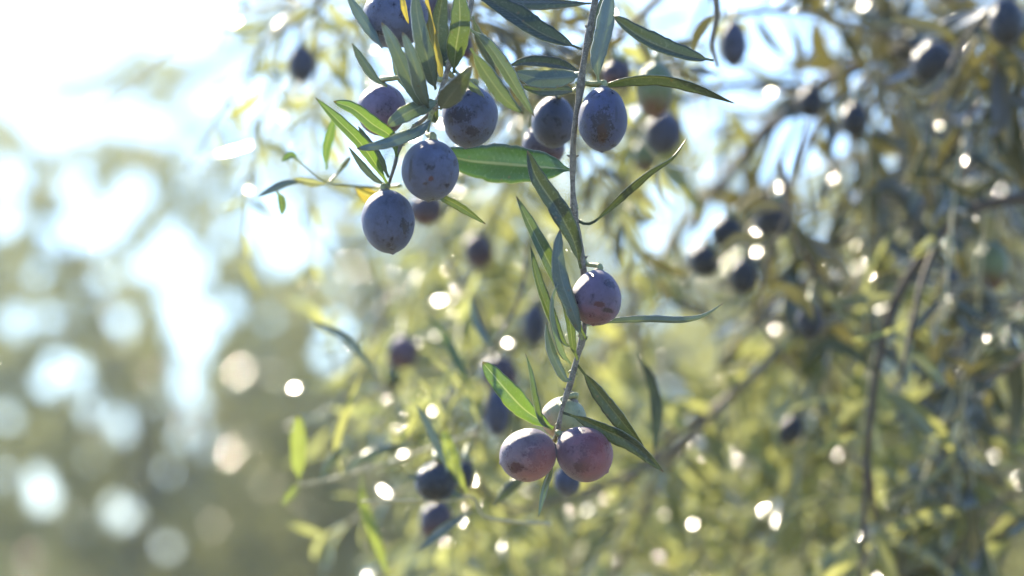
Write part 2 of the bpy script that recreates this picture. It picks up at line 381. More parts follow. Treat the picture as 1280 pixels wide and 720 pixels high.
def olive(x, y, rx, ry, mat, label, d=FOCUS, tilt=0, lean=0, stalk=None, group='olives hanging in the tree', seed=None, stalk_r=.0008, spin=0):
    """centre and half sizes in photo pixels; tilt turns the long axis in the picture; stalk = world points from olive outward"""
    seed = seed if seed is not None else int(x*7+y)
    c = P(x, y, d); k = KP*d
    e = empty('olive', c, label, 'olive', group)
    me = olive_mesh(seed)
    f = child('fruit', me, e, OM[mat])
    rot = Matrix((RT, FWD, UP)).transposed().to_4x4() @ Matrix.Rotation(R(tilt), 4, 'Y') @ Matrix.Rotation(R(lean), 4, 'X')
    f.matrix_local = rot @ Matrix.Rotation(spin, 4, 'Z') @ Matrix.Diagonal((rx*k, rx*k, ry*k, 1))
    top = c + (rot.to_3x3() @ Vector((0, 0, 1)))*ry*k*.94
    axis = (rot.to_3x3() @ Vector((0, 0, 1)))
    if stalk:
        pts = [top, top+axis*.002] + stalk
        V = []; F = []; rd = Matrix.Identity(3)
        q0 = Vector((0, 0, 1)).rotation_difference(axis)
        for j, (rr_, zz) in enumerate([(.0002, .0012), (.0011, .0011), (.0017, .0004), (.0019, -.0004), (.0015, -.0006)]):
            for i in range(12):
                rk = rr_*(1+.18*(i % 3 == 0)*(j > 1)); V.append((c0 := top+q0 @ Vector((math.cos(i*math.pi/6)*rk, math.sin(i*math.pi/6)*rk, zz)))-c)
        for j in range(4):
            for i in range(12): F.append((j*12+i, (j+1)*12+i, (j+1)*12+(i+1) % 12, j*12+(i+1) % 12))
        F.append(tuple(range(12)))
        child('cap', mesh('cap', V, F), e, M['stem'])
        tube('stalk', pts, [stalk_r*1.7, stalk_r, stalk_r*.9, stalk_r*1.2], e, M['green'], seg=8, n=22)
    return e

# ------------------------------------------------------------ ground
def rand_ground(x, y):
    return .35*mnoise.noise(Vector((x*.05, y*.05, 0))) + .05*mnoise.noise(Vector((x*.6, y*.6, 3)))
def make_ground():
    xs = [-84, -72] + [-60+3*i for i in range(41)] + [72, 84]
    ys = [-60, -20, -8] + [-4+1.5*i for i in range(50)] + [90, 110, 130, 150]
    V = [(x, y, (rand_ground(x, y) if abs(x) < 100 and y < 100 else 0) + max(0, y-40)*.01) for y in ys for x in xs]
    nx = len(xs)
    F = [(j*nx+i, j*nx+i+1, (j+1)*nx+i+1, (j+1)*nx+i) for j in range(len(ys)-1) for i in range(nx-1)]
    m, t = newmat('dry_grass_earth'); q = NT(t)
    tc = q.n('ShaderNodeTexCoord').outputs['Object']
    n1 = q.noise(tc, .5, 5, .6); n2 = q.noise(tc, 9, 6, .7)
    c = q.mix(q.ramp(n1, .35, .65), (.10, .12, .05), (.23, .20, .12))
    c = q.mix(q.math('MULTIPLY', q.ramp(n2, .4, .7), .6), c, (.30, .26, .16))
    pr = q.n('ShaderNodeBsdfPrincipled'); q.l(c, pr.inputs['Base Color']); pr.inputs['Roughness'].default_value = .9
    b = q.n('ShaderNodeBump'); b.inputs['Strength'].default_value = .8; b.inputs['Distance'].default_value = .05
    q.l(n2, b.inputs['Height']); q.l(b.outputs[0], pr.inputs['Normal'])
    o = q.n('ShaderNodeOutputMaterial'); q.l(pr.outputs[0], o.inputs[0])
    g = child('ground', mesh('ground', V, F), None, m); g['kind'] = 'structure'
make_ground()
def gz(x, y): return rand_ground(x, y) + max(0, y-40)*.01
gm, gt = newmat('grass_blade'); q = NT(gt)
gp = q.n('ShaderNodeBsdfPrincipled'); q.l(q.mix(q.n('ShaderNodeNewGeometry').outputs['Random Per Island'], (.13, .18, .05), (.42, .36, .18)), gp.inputs['Base Color'])
q.l(gp.outputs[0], q.n('ShaderNodeOutputMaterial').inputs[0])
def make_grass(n=26000):
    V = np.empty((n, 3, 3)); y = 3+rng.random(n)**.7*34; x = (rng.random(n)-.5)*(2+y*.62)
    z = np.array([gz(a, b) for a, b in zip(x, y)])
    a = rng.random(n)*6.28; h = .08+rng.random(n)*.22; wd = .006+.006*rng.random(n)
    V[:, 0] = np.stack([x-np.cos(a)*wd, y-np.sin(a)*wd, z-.01], 1); V[:, 1] = np.stack([x+np.cos(a)*wd, y+np.sin(a)*wd, z-.01], 1)
    V[:, 2] = np.stack([x+rng.normal(0, .05, n), y+rng.normal(0, .05, n), z+h], 1)
    me = bpy.data.meshes.new('grass'); me.from_pydata(V.reshape(-1, 3).tolist(), [], np.arange(n*3).reshape(-1, 3).tolist()); me.update()
    g = child('grass', me, None, gm); g['kind'] = 'stuff'; g['label'] = 'dry grass growing between the trees in the background'; g['category'] = 'grass'
make_grass()

hm, ht = newmat('glare_air'); q = NT(ht)
hv = q.n('ShaderNodeVolumePrincipled'); hv.inputs['Density'].default_value = .0055; hv.inputs['Color'].default_value = (.70, .87, 1, 1); hv.inputs['Anisotropy'].default_value = .55  # scattering volume added to lift the background, stands in for lens glare
q.l(hv.outputs[0], q.n('ShaderNodeOutputMaterial').inputs['Volume'])
HB = [(x, y, z) for x in (-90, 90) for y in (-70, 160) for z in (-2.5, 7.5)]
hz_ = child('glare_veil', mesh('glare_veil', HB, [(0, 1, 3, 2), (4, 6, 7, 5), (0, 4, 5, 1), (2, 3, 7, 6), (0, 2, 6, 4), (1, 5, 7, 3)], False), None, hm)
hz_['kind'] = 'stuff'; hz_['label'] = 'thin pale volume added to lift the background like lens glare'; hz_['category'] = 'glare_veil'
cy.volume_bounces = 0

# ------------------------------------------------------------ open patches of sky seen through the foliage (photo px: x, y, r)
GAPS_L = [(-60, 0, 130), (90, -10, 105), (230, -10, 85), (60, 160, 30), (110, 150, 24), (10, 225, 26), (95, 235, 22), (72, 292, 24), (118, 285, 30), (168, 240, 24), (150, 270, 18),
          (8, 275, 22), (215, 300, 20), (240, 335, 26), (190, 330, 26), (222, 372, 22), (340, 275, 34), (352, 320, 22), (243, 410, 34), (240, 440, 24), (150, 405, 20), (20, 402, 22), (62, 398, 16),
          (70, 448, 16), (98, 462, 15), (285, 385, 18), (60, 478, 18), (95, 470, 18), (120, 510, 20), (152, 530, 24), (232, 470, 24), (238, 500, 24), (255, 548, 20), (228, 545, 16), (199, 585, 18),
          (150, 640, 20), (58, 622, 18), (45, 600, 16), (5, 515, 20), (2, 590, 14), (206, 682, 14), (420, 415, 18), (408, 442, 18), (300, 100, 26), (330, 135, 26), (300, 170, 18), (385, 175, 20),
          (160, 150, 26), (205, 160, 22), (250, 185, 18), (322, 220, 20), (395, 300, 20), (30, 130, 30), (260, 130, 26), (45, 345, 12), (128, 350, 13), (275, 300, 13), (160, 470, 12), (190, 500, 12),
          (20, 460, 12), (110, 570, 13), (300, 560, 10), (335, 400, 10), (100, 660, 10), (290, 470, 10)]
GAPS_R = [(945, 69, 13), (968, 82, 15), (903, 102, 20), (870, 157, 20), (909, 141, 20), (968, 131, 14), (998, 148, 26), (1004, 184, 28), (1057, 184, 22),
          (1057, 210, 15), (978, 220, 24), (906, 226, 14), (1119, 187, 16), (1100, 154, 12), (873, 30, 10), (812, 300, 21), (830, 255, 17), (870, 290, 18),
          (892, 262, 14), (737, 202, 15), (765, 205, 13), (705, 27, 11), (700, 62, 13), (782, 7, 11), (877, 30, 10), (840, 45, 9), (680, 62, 8),
          (800, 370, 16), (1017, 292, 13), (880, 292, 16), (1075, 120, 14), (600, 60, 8), (655, 30, 8)]
GAPS_S = [(random.uniform(700, 1290), random.uniform(-20, 420)**1.0, random.uniform(7, 15)) for i in range(50)] + [(random.uniform(420, 1290), random.uniform(420, 720), random.uniform(6, 10)) for i in range(30)]
def gap_mask(x, y, grow=1.0, gaps=None):
    hit = np.zeros(np.shape(x), bool)
    for gx, gy, r in (gaps or GAPS_L+GAPS_R): hit |= (x-gx)**2+(y-gy)**2 < (r*grow)**2
    return hit

# ------------------------------------------------------------ background trees
def fast_leaves(name, C, D, N, L, Wd, parent, mat):
    """C centre, D direction, N normal (arrays); each leaf is a folded six-point blade"""
    n = len(C); S = np.cross(D, N); S /= np.linalg.norm(S, axis=1)[:, None]
    N2 = np.cross(S, D)
    L = L[:, None]; Wd = Wd[:, None]
    V = np.empty((n, 6, 3))
    V[:, 0] = C-D*L*.5; V[:, 3] = C+D*L*.5-N2*L*.08
    V[:, 1] = C-D*L*.12+S*Wd*.5+N2*Wd*.15; V[:, 2] = C+D*L*.18+S*Wd*.42+N2*Wd*.12
    V[:, 5] = C-D*L*.12-S*Wd*.5+N2*Wd*.15; V[:, 4] = C+D*L*.18-S*Wd*.42+N2*Wd*.12
    base = (np.arange(n)*6)[:, None]
    F = np.concatenate([base+np.array([[0, 1, 2, 3]]), base+np.array([[0, 3, 4, 5]])], 1).reshape(-1, 4)
    me = bpy.data.meshes.new(name); me.vertices.add(n*6); me.vertices.foreach_set('co', (V.reshape(-1, 3)-np.array(parent.location)).ravel())
    me.loops.add(n*8); me.loops.foreach_set('vertex_index', F.astype(np.int32).ravel())
    me.polygons.add(n*2); me.polygons.foreach_set('loop_start', np.arange(0, n*8, 4, dtype=np.int32)); me.polygons.foreach_set('loop_total', np.full(n*2, 4, dtype=np.int32))
    me.polygons.foreach_set('use_smooth', np.ones(n*2, bool))
    me.update(calc_edges=True); me.validate()
    return child(name, me, parent, mat)
def projn(A):
    v = A-np.array(CAM); d = v@np.array(FWD)
    return 640+v@np.array(RT)/(KP*d), 360-v@np.array(UP)/(KP*d), d

def olive_tree(label, x, y, h, rad, n_twigs, per=16, open_gaps=True, grow=1.0, seed=0, low=.25, leaf=(.06, .013), mat='crown', limbs=1.0):
    rr = np.random.default_rng(seed); rp = random.Random(seed)
    g0 = gz(x, y); e = empty('olive_tree', (x, y, g0), label, 'tree', 'olive trees in the background')
    # trunk with limbs in one mesh
    V, F = [], []
    def add(pts, radii, seg):
        v, f = tube_data(pts, radii, seg=seg, rough=.25); o = len(V); V.extend(v); F.extend([tuple(i+o for i in ff) for ff in f])
    c0 = Vector((x, y, g0)); fork = c0+Vector((rp.uniform(-.2, .2), rp.uniform(-.2, .2), h*.28))
    add([c0-Vector((0, 0, .1)), c0.lerp(fork, .5)+Vector((rp.uniform(-.08, .08), 0, 0)), fork], [h*.05, h*.036, h*.032], 12)
    tips = []
    for i in range(6):
        a = i*1.05+rp.uniform(-.3, .3)
        mid = fork+Vector((math.cos(a)*rad*.45, math.sin(a)*rad*.45, h*rp.uniform(.2, .33)*limbs))
        end = fork+Vector((math.cos(a)*rad*.8, math.sin(a)*rad*.8, h*rp.uniform(.3, .62)))*limbs if limbs == 1 else fork+Vector((math.cos(a)*rad*.6, math.sin(a)*rad*.6, h*rp.uniform(.22, .3)))
        add([fork-Vector((0, 0, .05)), mid, end], [h*.014, h*.008, h*.003], 8); tips.append((mid, end))
        for k in range(4):
            p = mid.lerp(end, rp.uniform(0, .8)); b = a+rp.uniform(-1.2, 1.2)
            e2 = p+Vector((math.cos(b)*rad*.5, math.sin(b)*rad*.5, rp.uniform(-.2, .35)*h*limbs))
            add([p, p.lerp(e2, .5)+Vector((0, 0, .08*h)), e2], [h*.004, h*.0025, h*.001], 6)
    child('trunk', mesh('trunk', [v-e.location for v in V], F), e, M['trunk'])
    # twigs of leaves through the crown's volume, in clumps
    cz = g0+h*(low+1)/2; hz = h*(1-low)/2
    ncl = 70
    cl = rr.normal(0, 1, (ncl, 3)); cl /= np.linalg.norm(cl, axis=1)[:, None]; cl *= (rr.random(ncl)**.45)[:, None]
    cl = cl*np.array([rad, rad, hz])+np.array([x, y, cz])
    ci = rr.integers(0, ncl, n_twigs)
    P0 = cl[ci]+rr.normal(0, .17, (n_twigs, 3))*np.array([rad, rad, hz])
    dirs = rr.normal(0, 1, (n_twigs, 3)); dirs[:, 2] -= .35; dirs /= np.linalg.norm(dirs, axis=1)[:, None]
    s = np.linspace(0, .32, per)
    C = (P0[:, None]+dirs[:, None]*s[None, :, None])
    C[:, :, 2] -= (s**2)[None]*1.2
    C = C.reshape(-1, 3); n = len(C)
    D = np.repeat(dirs, per, 0)+rr.normal(0, .55, (n, 3)); D /= np.linalg.norm(D, axis=1)[:, None]
    C = C+D*.03
    N = rr.normal(0, .6, (n, 3))+np.array([0, 0, .6])
    px, py, dd = projn(C)
    gl = rr.random(n) < .3; hv_ = np.array((tosun-FWD).normalized()); N[gl] = hv_+rr.normal(0, .16, (int(gl.sum()), 3))
    keep = (C[:, 2] > g0+.05)
    if open_gaps: keep &= ~gap_mask(px, py, grow) & ~gap_mask(px, py, grow, GAPS_S)
    # what can never be seen or cast a visible shadow is left out
    keep &= (px > -500) & (px < 1780) & (py > -700) & (py < 900)
    C, D, N = C[keep], D[keep], N[keep]; n = len(C)
    fast_leaves('crown', C, D, N, leaf[0]*(.7+.6*rr.random(n)), leaf[1]*(.7+.6*rr.random(n)), e, M[mat])

olive_tree('sparse olive tree standing against the white sky at the far left', -1.0, 6.6, 3.5, 1.35, 2000, seed=1, grow=.95, limbs=.5)
olive_tree('round olive tree left of centre behind the hanging olive clusters', -.32, 7.6, 2.65, .95, 1200, seed=2, grow=1.1)
olive_tree('low olive tree filling the middle of the background', .55, 6.2, 2.6, 1.0, 1500, seed=3, grow=1.15)
olive_tree('dense olive tree behind the right half of the branches', 1.1, 4.4, 2.75, 1.0, 1700, seed=4, grow=1.15)
olive_tree('olive tree behind the lower right corner', 1.9, 5.8, 3.0, 1.2, 1300, seed=5, grow=1.15)
olive_tree('far olive tree seen low at the left edge', -3.1, 13, 3.4, 1.6, 1000, seed=6, grow=1.15, leaf=(.08, .02))
olive_tree('far olive tree in the lower left of the background', -1.2, 15, 3.2, 1.7, 1100, seed=7, grow=1.15, leaf=(.08, .02))
olive_tree('far olive tree behind the middle of the background', 1.2, 14, 3.8, 1.9, 1500, seed=8, grow=1.1, leaf=(.08, .02))
olive_tree('far olive tree at the right end of the background', 3.6, 16, 4.0, 2.0, 1400, seed=9, grow=1.1, leaf=(.08, .02))
olive_tree('distant olive tree left on the skyline', -5, 26, 3.6, 2.6, 1000, seed=10, grow=1.1, leaf=(.12, .03))
olive_tree('distant olive tree middle of the skyline', 0, 28, 3.4, 2.8, 1100, seed=12, grow=1.1, leaf=(.12, .03))
olive_tree('distant olive tree right on the skyline', 5.5, 27, 4.0, 2.8, 1500, seed=13, grow=1.1, leaf=(.12, .03))

HUNG = [
 (819, 112, 24, 35, 'turning', 'green olive turning red below a long dark leaf', 1.065, 2),
 (829, 166, 23, 27, 'dark', 'dark blurred olive under the green and red one', 1.130, 10),
 (806, 195, 16, 22, 'turning', 'small brownish olive low under the dark blurred one', 1.259, 0),
 (770, 92, 18, 18, 'plum', 'brown olive partly hidden behind the leaves above the scarred blue olive', 1.052, 40),
 (917, 55, 17, 29, 'dark', 'dark purple olive hanging beside the brown twig at the top edge', 1.182, 0),
 (1166, 79, 28, 28, 'ink', 'round nearly black olive in the upper right', 1.137, 0),
 (1068, 150, 18, 22, 'ink', 'black olive right of the large sky gap', 1.192, 0),
 (1013, 128, 17, 21, 'ink', 'black olive above the large sky gap, under the brown branch', 1.216, 0),
 (966, 275, 25, 25, 'ink', 'black olive below the sky gaps, topmost of a cluster of four dark ones', 1.177, 20),
 (928, 346, 17, 23, 'ink', 'lowest and rightmost black olive of the four below the sky gaps', 1.153, 0),
 (880, 326, 22, 20, 'ink', 'leftmost black olive of the four below the sky gaps', 1.177, 60),
 (908, 290, 20, 21, 'ink', 'black olive in the middle of the four below the sky gaps', 1.192, 40),
 (1037, 298, 9, 12, 'dark', 'small dark olive right of the four black ones below the sky gaps', 1.545, 0),
 (1240, 332, 22, 30, 'turning', 'green olive with a red base at the right edge', 1.233, 0),
 (1185, 352, 11, 18, 'dark', 'small dark olive left of the green and red one at the right edge', 1.311, 20),
 (503, 440, 21, 21, 'violet', 'blurred violet olive alone left of the hanging twig tip', 1.233, 20),
 (489, 473, 15, 17, 'turning', 'small orange-brown olive just under the blurred violet one', 1.416, 0),
 (621, 516, 17, 29, 'dark', 'long dark blue olive behind the bright green wavy leaf', 1.194, 0),
 (624, 468, 23, 25, 'plum', 'blurred plum olive behind the tip of the bright green wavy leaf', 1.259, -30),
 (668, 406, 16, 27, 'dark', 'blurred blue-black olive left of the leaf bundle', 1.311, 0),
 (598, 313, 20, 23, 'plum', 'blurred purple olive below the tip of the narrow leaf', 1.351, -10),
 (532, 262, 22, 20, 'plum', 'blurred plum olive behind the two lowest blue olives', 1.182, 0),
 (377, 80, 18, 24, 'dark', 'dark olive alone against the white sky at top left', 1.285, 0),
 (545, 602, 26, 26, 'ink', 'blue-black olive left of the glowing green leaf', 1.013, 20),
 (545, 650, 21, 25, 'plum', 'plum olive under the blue-black one at the bottom', 1.104, 10),
 (581, 594, 11, 18, 'ink', 'small black olive just right of the glowing green leaf', 1.044, 10),
 (709, 600, 17, 18, 'dark', 'dark blue olive peeking out below the rosy pair', 1.104, 0),
 (988, 538, 16, 20, 'ink', 'small black olive in the lower right middle', 1.216, 30),
 (1012, 402, 17, 22, 'ink', 'black olive beside the bright leaves right of centre', 1.153, 0),
 (545, 6, 15, 22, 'plum', 'plum olive behind the leaves at the top edge', 0.986, 0),
 (583, 60, 8, 13, 'plum', 'small reddish olive behind the upper twig', 1.052, 0),
 (1258, 28, 22, 30, 'ink', 'black olive in the top right corner', 1.137, 0),
]
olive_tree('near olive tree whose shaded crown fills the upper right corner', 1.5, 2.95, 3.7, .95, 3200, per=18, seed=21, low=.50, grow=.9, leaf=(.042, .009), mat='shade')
# ------------------------------------------------------------ leafy branches around the cluster
HV = (tosun+(CAM-P(640, 360, 1)).normalized()).normalized()     # leaves turned to the light glint
NODES = []     # (point, px, py, d) along every branch, for hanging olives from
def unit_leaf(k):
    rp = random.Random(100+k)
    bend = rp.uniform(-.25, .35); sx = rp.uniform(-.08, .08)
    c = catmull([Vector((0, 0, 0)), Vector((sx, .35, bend*.12)), Vector((sx*1.2, .7, bend*.02)), Vector((0, 1, -bend*.45))], 12)
    W = rp.uniform(.15, .22)
    V, F, UV = leaf_data(c, [Vector((0, 0, 1))]*12, W, fold=rp.uniform(.1, .4), cup=rp.uniform(-.1, .2), petiole=.08, twist=rp.uniform(-.8, .8), cols=5, roll_edge=False)
    me = leaf_mesh('leaf', V, F, UV)
    # the numbers above are for a life-size leaf: undo the fixed millimetre groove at unit length
    return me
LEAFS = {}
def leaf_proto(k, mat):
    if (k, mat) not in LEAFS:
        me = unit_leaf(k); me.materials.append(M[mat]); LEAFS[(k, mat)] = me
    return LEAFS[(k, mat)]
def spray(label, pts, mat='spray', r0=.0016, step=.0105, length=.050, seed=0, sub=3, parts=True, keep_gaps=.97, name='olive_branch', cat='branch',
          bark='bark', spread=52, start=.1, group='blurred olive branches around the clusters', maxleaf=98, dens=1.0):
    rp = random.Random(seed*17+3); length = max(.024, length*.78); sub += 1 if sub else 0
    w3 = [P(*p) for p in pts]
    e = empty(name, w3[0], label, cat, group)
    c = catmull(w3, 40); L = sum((c[i+1]-c[i]).length for i in range(39))
    tube('stem', c, [r0, r0*.75, r0*.4], e, M[bark], n=40, seg=8)
    lines = [(c, L)]
    for p in c: NODES.append((p, *proj(p)))
    V, F = [], []
    for k in range(sub):
        i = int(rp.uniform(.1, .85)*38); p = c[i]; T = (c[i+1]-c[i]).normalized()
        perp = T.cross(Vector((rp.gauss(0, 1), rp.gauss(0, 1), rp.gauss(0, 1)))).normalized()
        d = (T*.7+perp*.7); l = rp.uniform(.05, .12)
        q1 = [p, p+d*l*.5, p+d*l+Vector((0, 0, -.25*l))]
        cc = catmull(q1, 14)
        v, f = tube_data(cc, [r0*.55, r0*.3], n=14, seg=6); o = len(V); V += v; F += [tuple(a+o for a in x) for x in f]
        lines.append((cc, l))
        for p2 in cc[::3]: NODES.append((p2, *proj(p2)))
        child('side_twig', mesh('side_twig', [a-e.location for a in v], f), e, M['tan' if mat == 'sprayl' or rp.random() < .6 else bark])
    made = 0; LV = []
    for li, (cc, l) in enumerate(lines):
        k = max(2, int(l/step)); ph = rp.uniform(0, 3)
        for j in range(k):
            u = start+(1-start)*(j+.5)/k if li == 0 else (j+1)/k
            x = u*(len(cc)-1); i = min(int(x), len(cc)-2)
            p = cc[i].lerp(cc[i+1], x-i); T = (cc[i+1]-cc[i]).normalized()
            a0 = T.cross(Vector((.2, .9, .3))).normalized(); b0 = T.cross(a0)
            ph2 = ph+(j % 2)*1.57+rp.uniform(-.3, .3)
            for sgn in (0, math.pi):
                if rp.random() > dens*(.72 if pts[0][0] > 700 else .9): continue
                side = a0*math.cos(ph2+sgn)+b0*math.sin(ph2+sgn)
                an = R(spread+rp.uniform(-18, 18))
                D = (T*math.cos(an)+side*math.sin(an)+Vector((0, 0, -.15))).normalized()
                N = (T-D*T.dot(D))*.6+Vector((-.2+rp.gauss(0, .35), -.25+rp.gauss(0, .35), .65+rp.gauss(0, .35)))
                if rp.random() < .4: N = HV+Vector((rp.gauss(0, .13), rp.gauss(0, .13), rp.gauss(0, .13)))
                N = (N-D*N.dot(D)).normalized()
                LL = length*rp.uniform(.65, 1.2)*(1 if u < .85 else .7)
                mid = p+D*LL*.55; px, py, dd = proj(mid)
                if rp.random() < keep_gaps and gap_mask(px, py, .85, GAPS_R+[(130, 60, 170), (60, 200, 250), (200, 330, 120), (250, 480, 100)]): continue
                tx, ty, td = proj(p+D*LL)
                if any(dd < h[6]+.04 and (((px-h[0])**2+(py-h[1])**2)**.5 < h[3]*1.15 or ((tx-h[0])**2+(ty-h[1])**2)**.5 < h[3]) for h in HUNG) and rp.random() < .85: continue
                LV.append((p, D, N, LL))
    rp.shuffle(LV)
    for p, D, N, LL in LV[:maxleaf]:
        S = D.cross(N)
        me = leaf_proto(rp.randrange(10), mat)
        o = bpy.data.objects.new('leaf', me); col.objects.link(o); o.parent = e
        mt = Matrix((S*LL, D*LL, N*LL)).transposed().to_4x4(); mt.translation = p-e.location
        o.matrix_local = mt
    return e

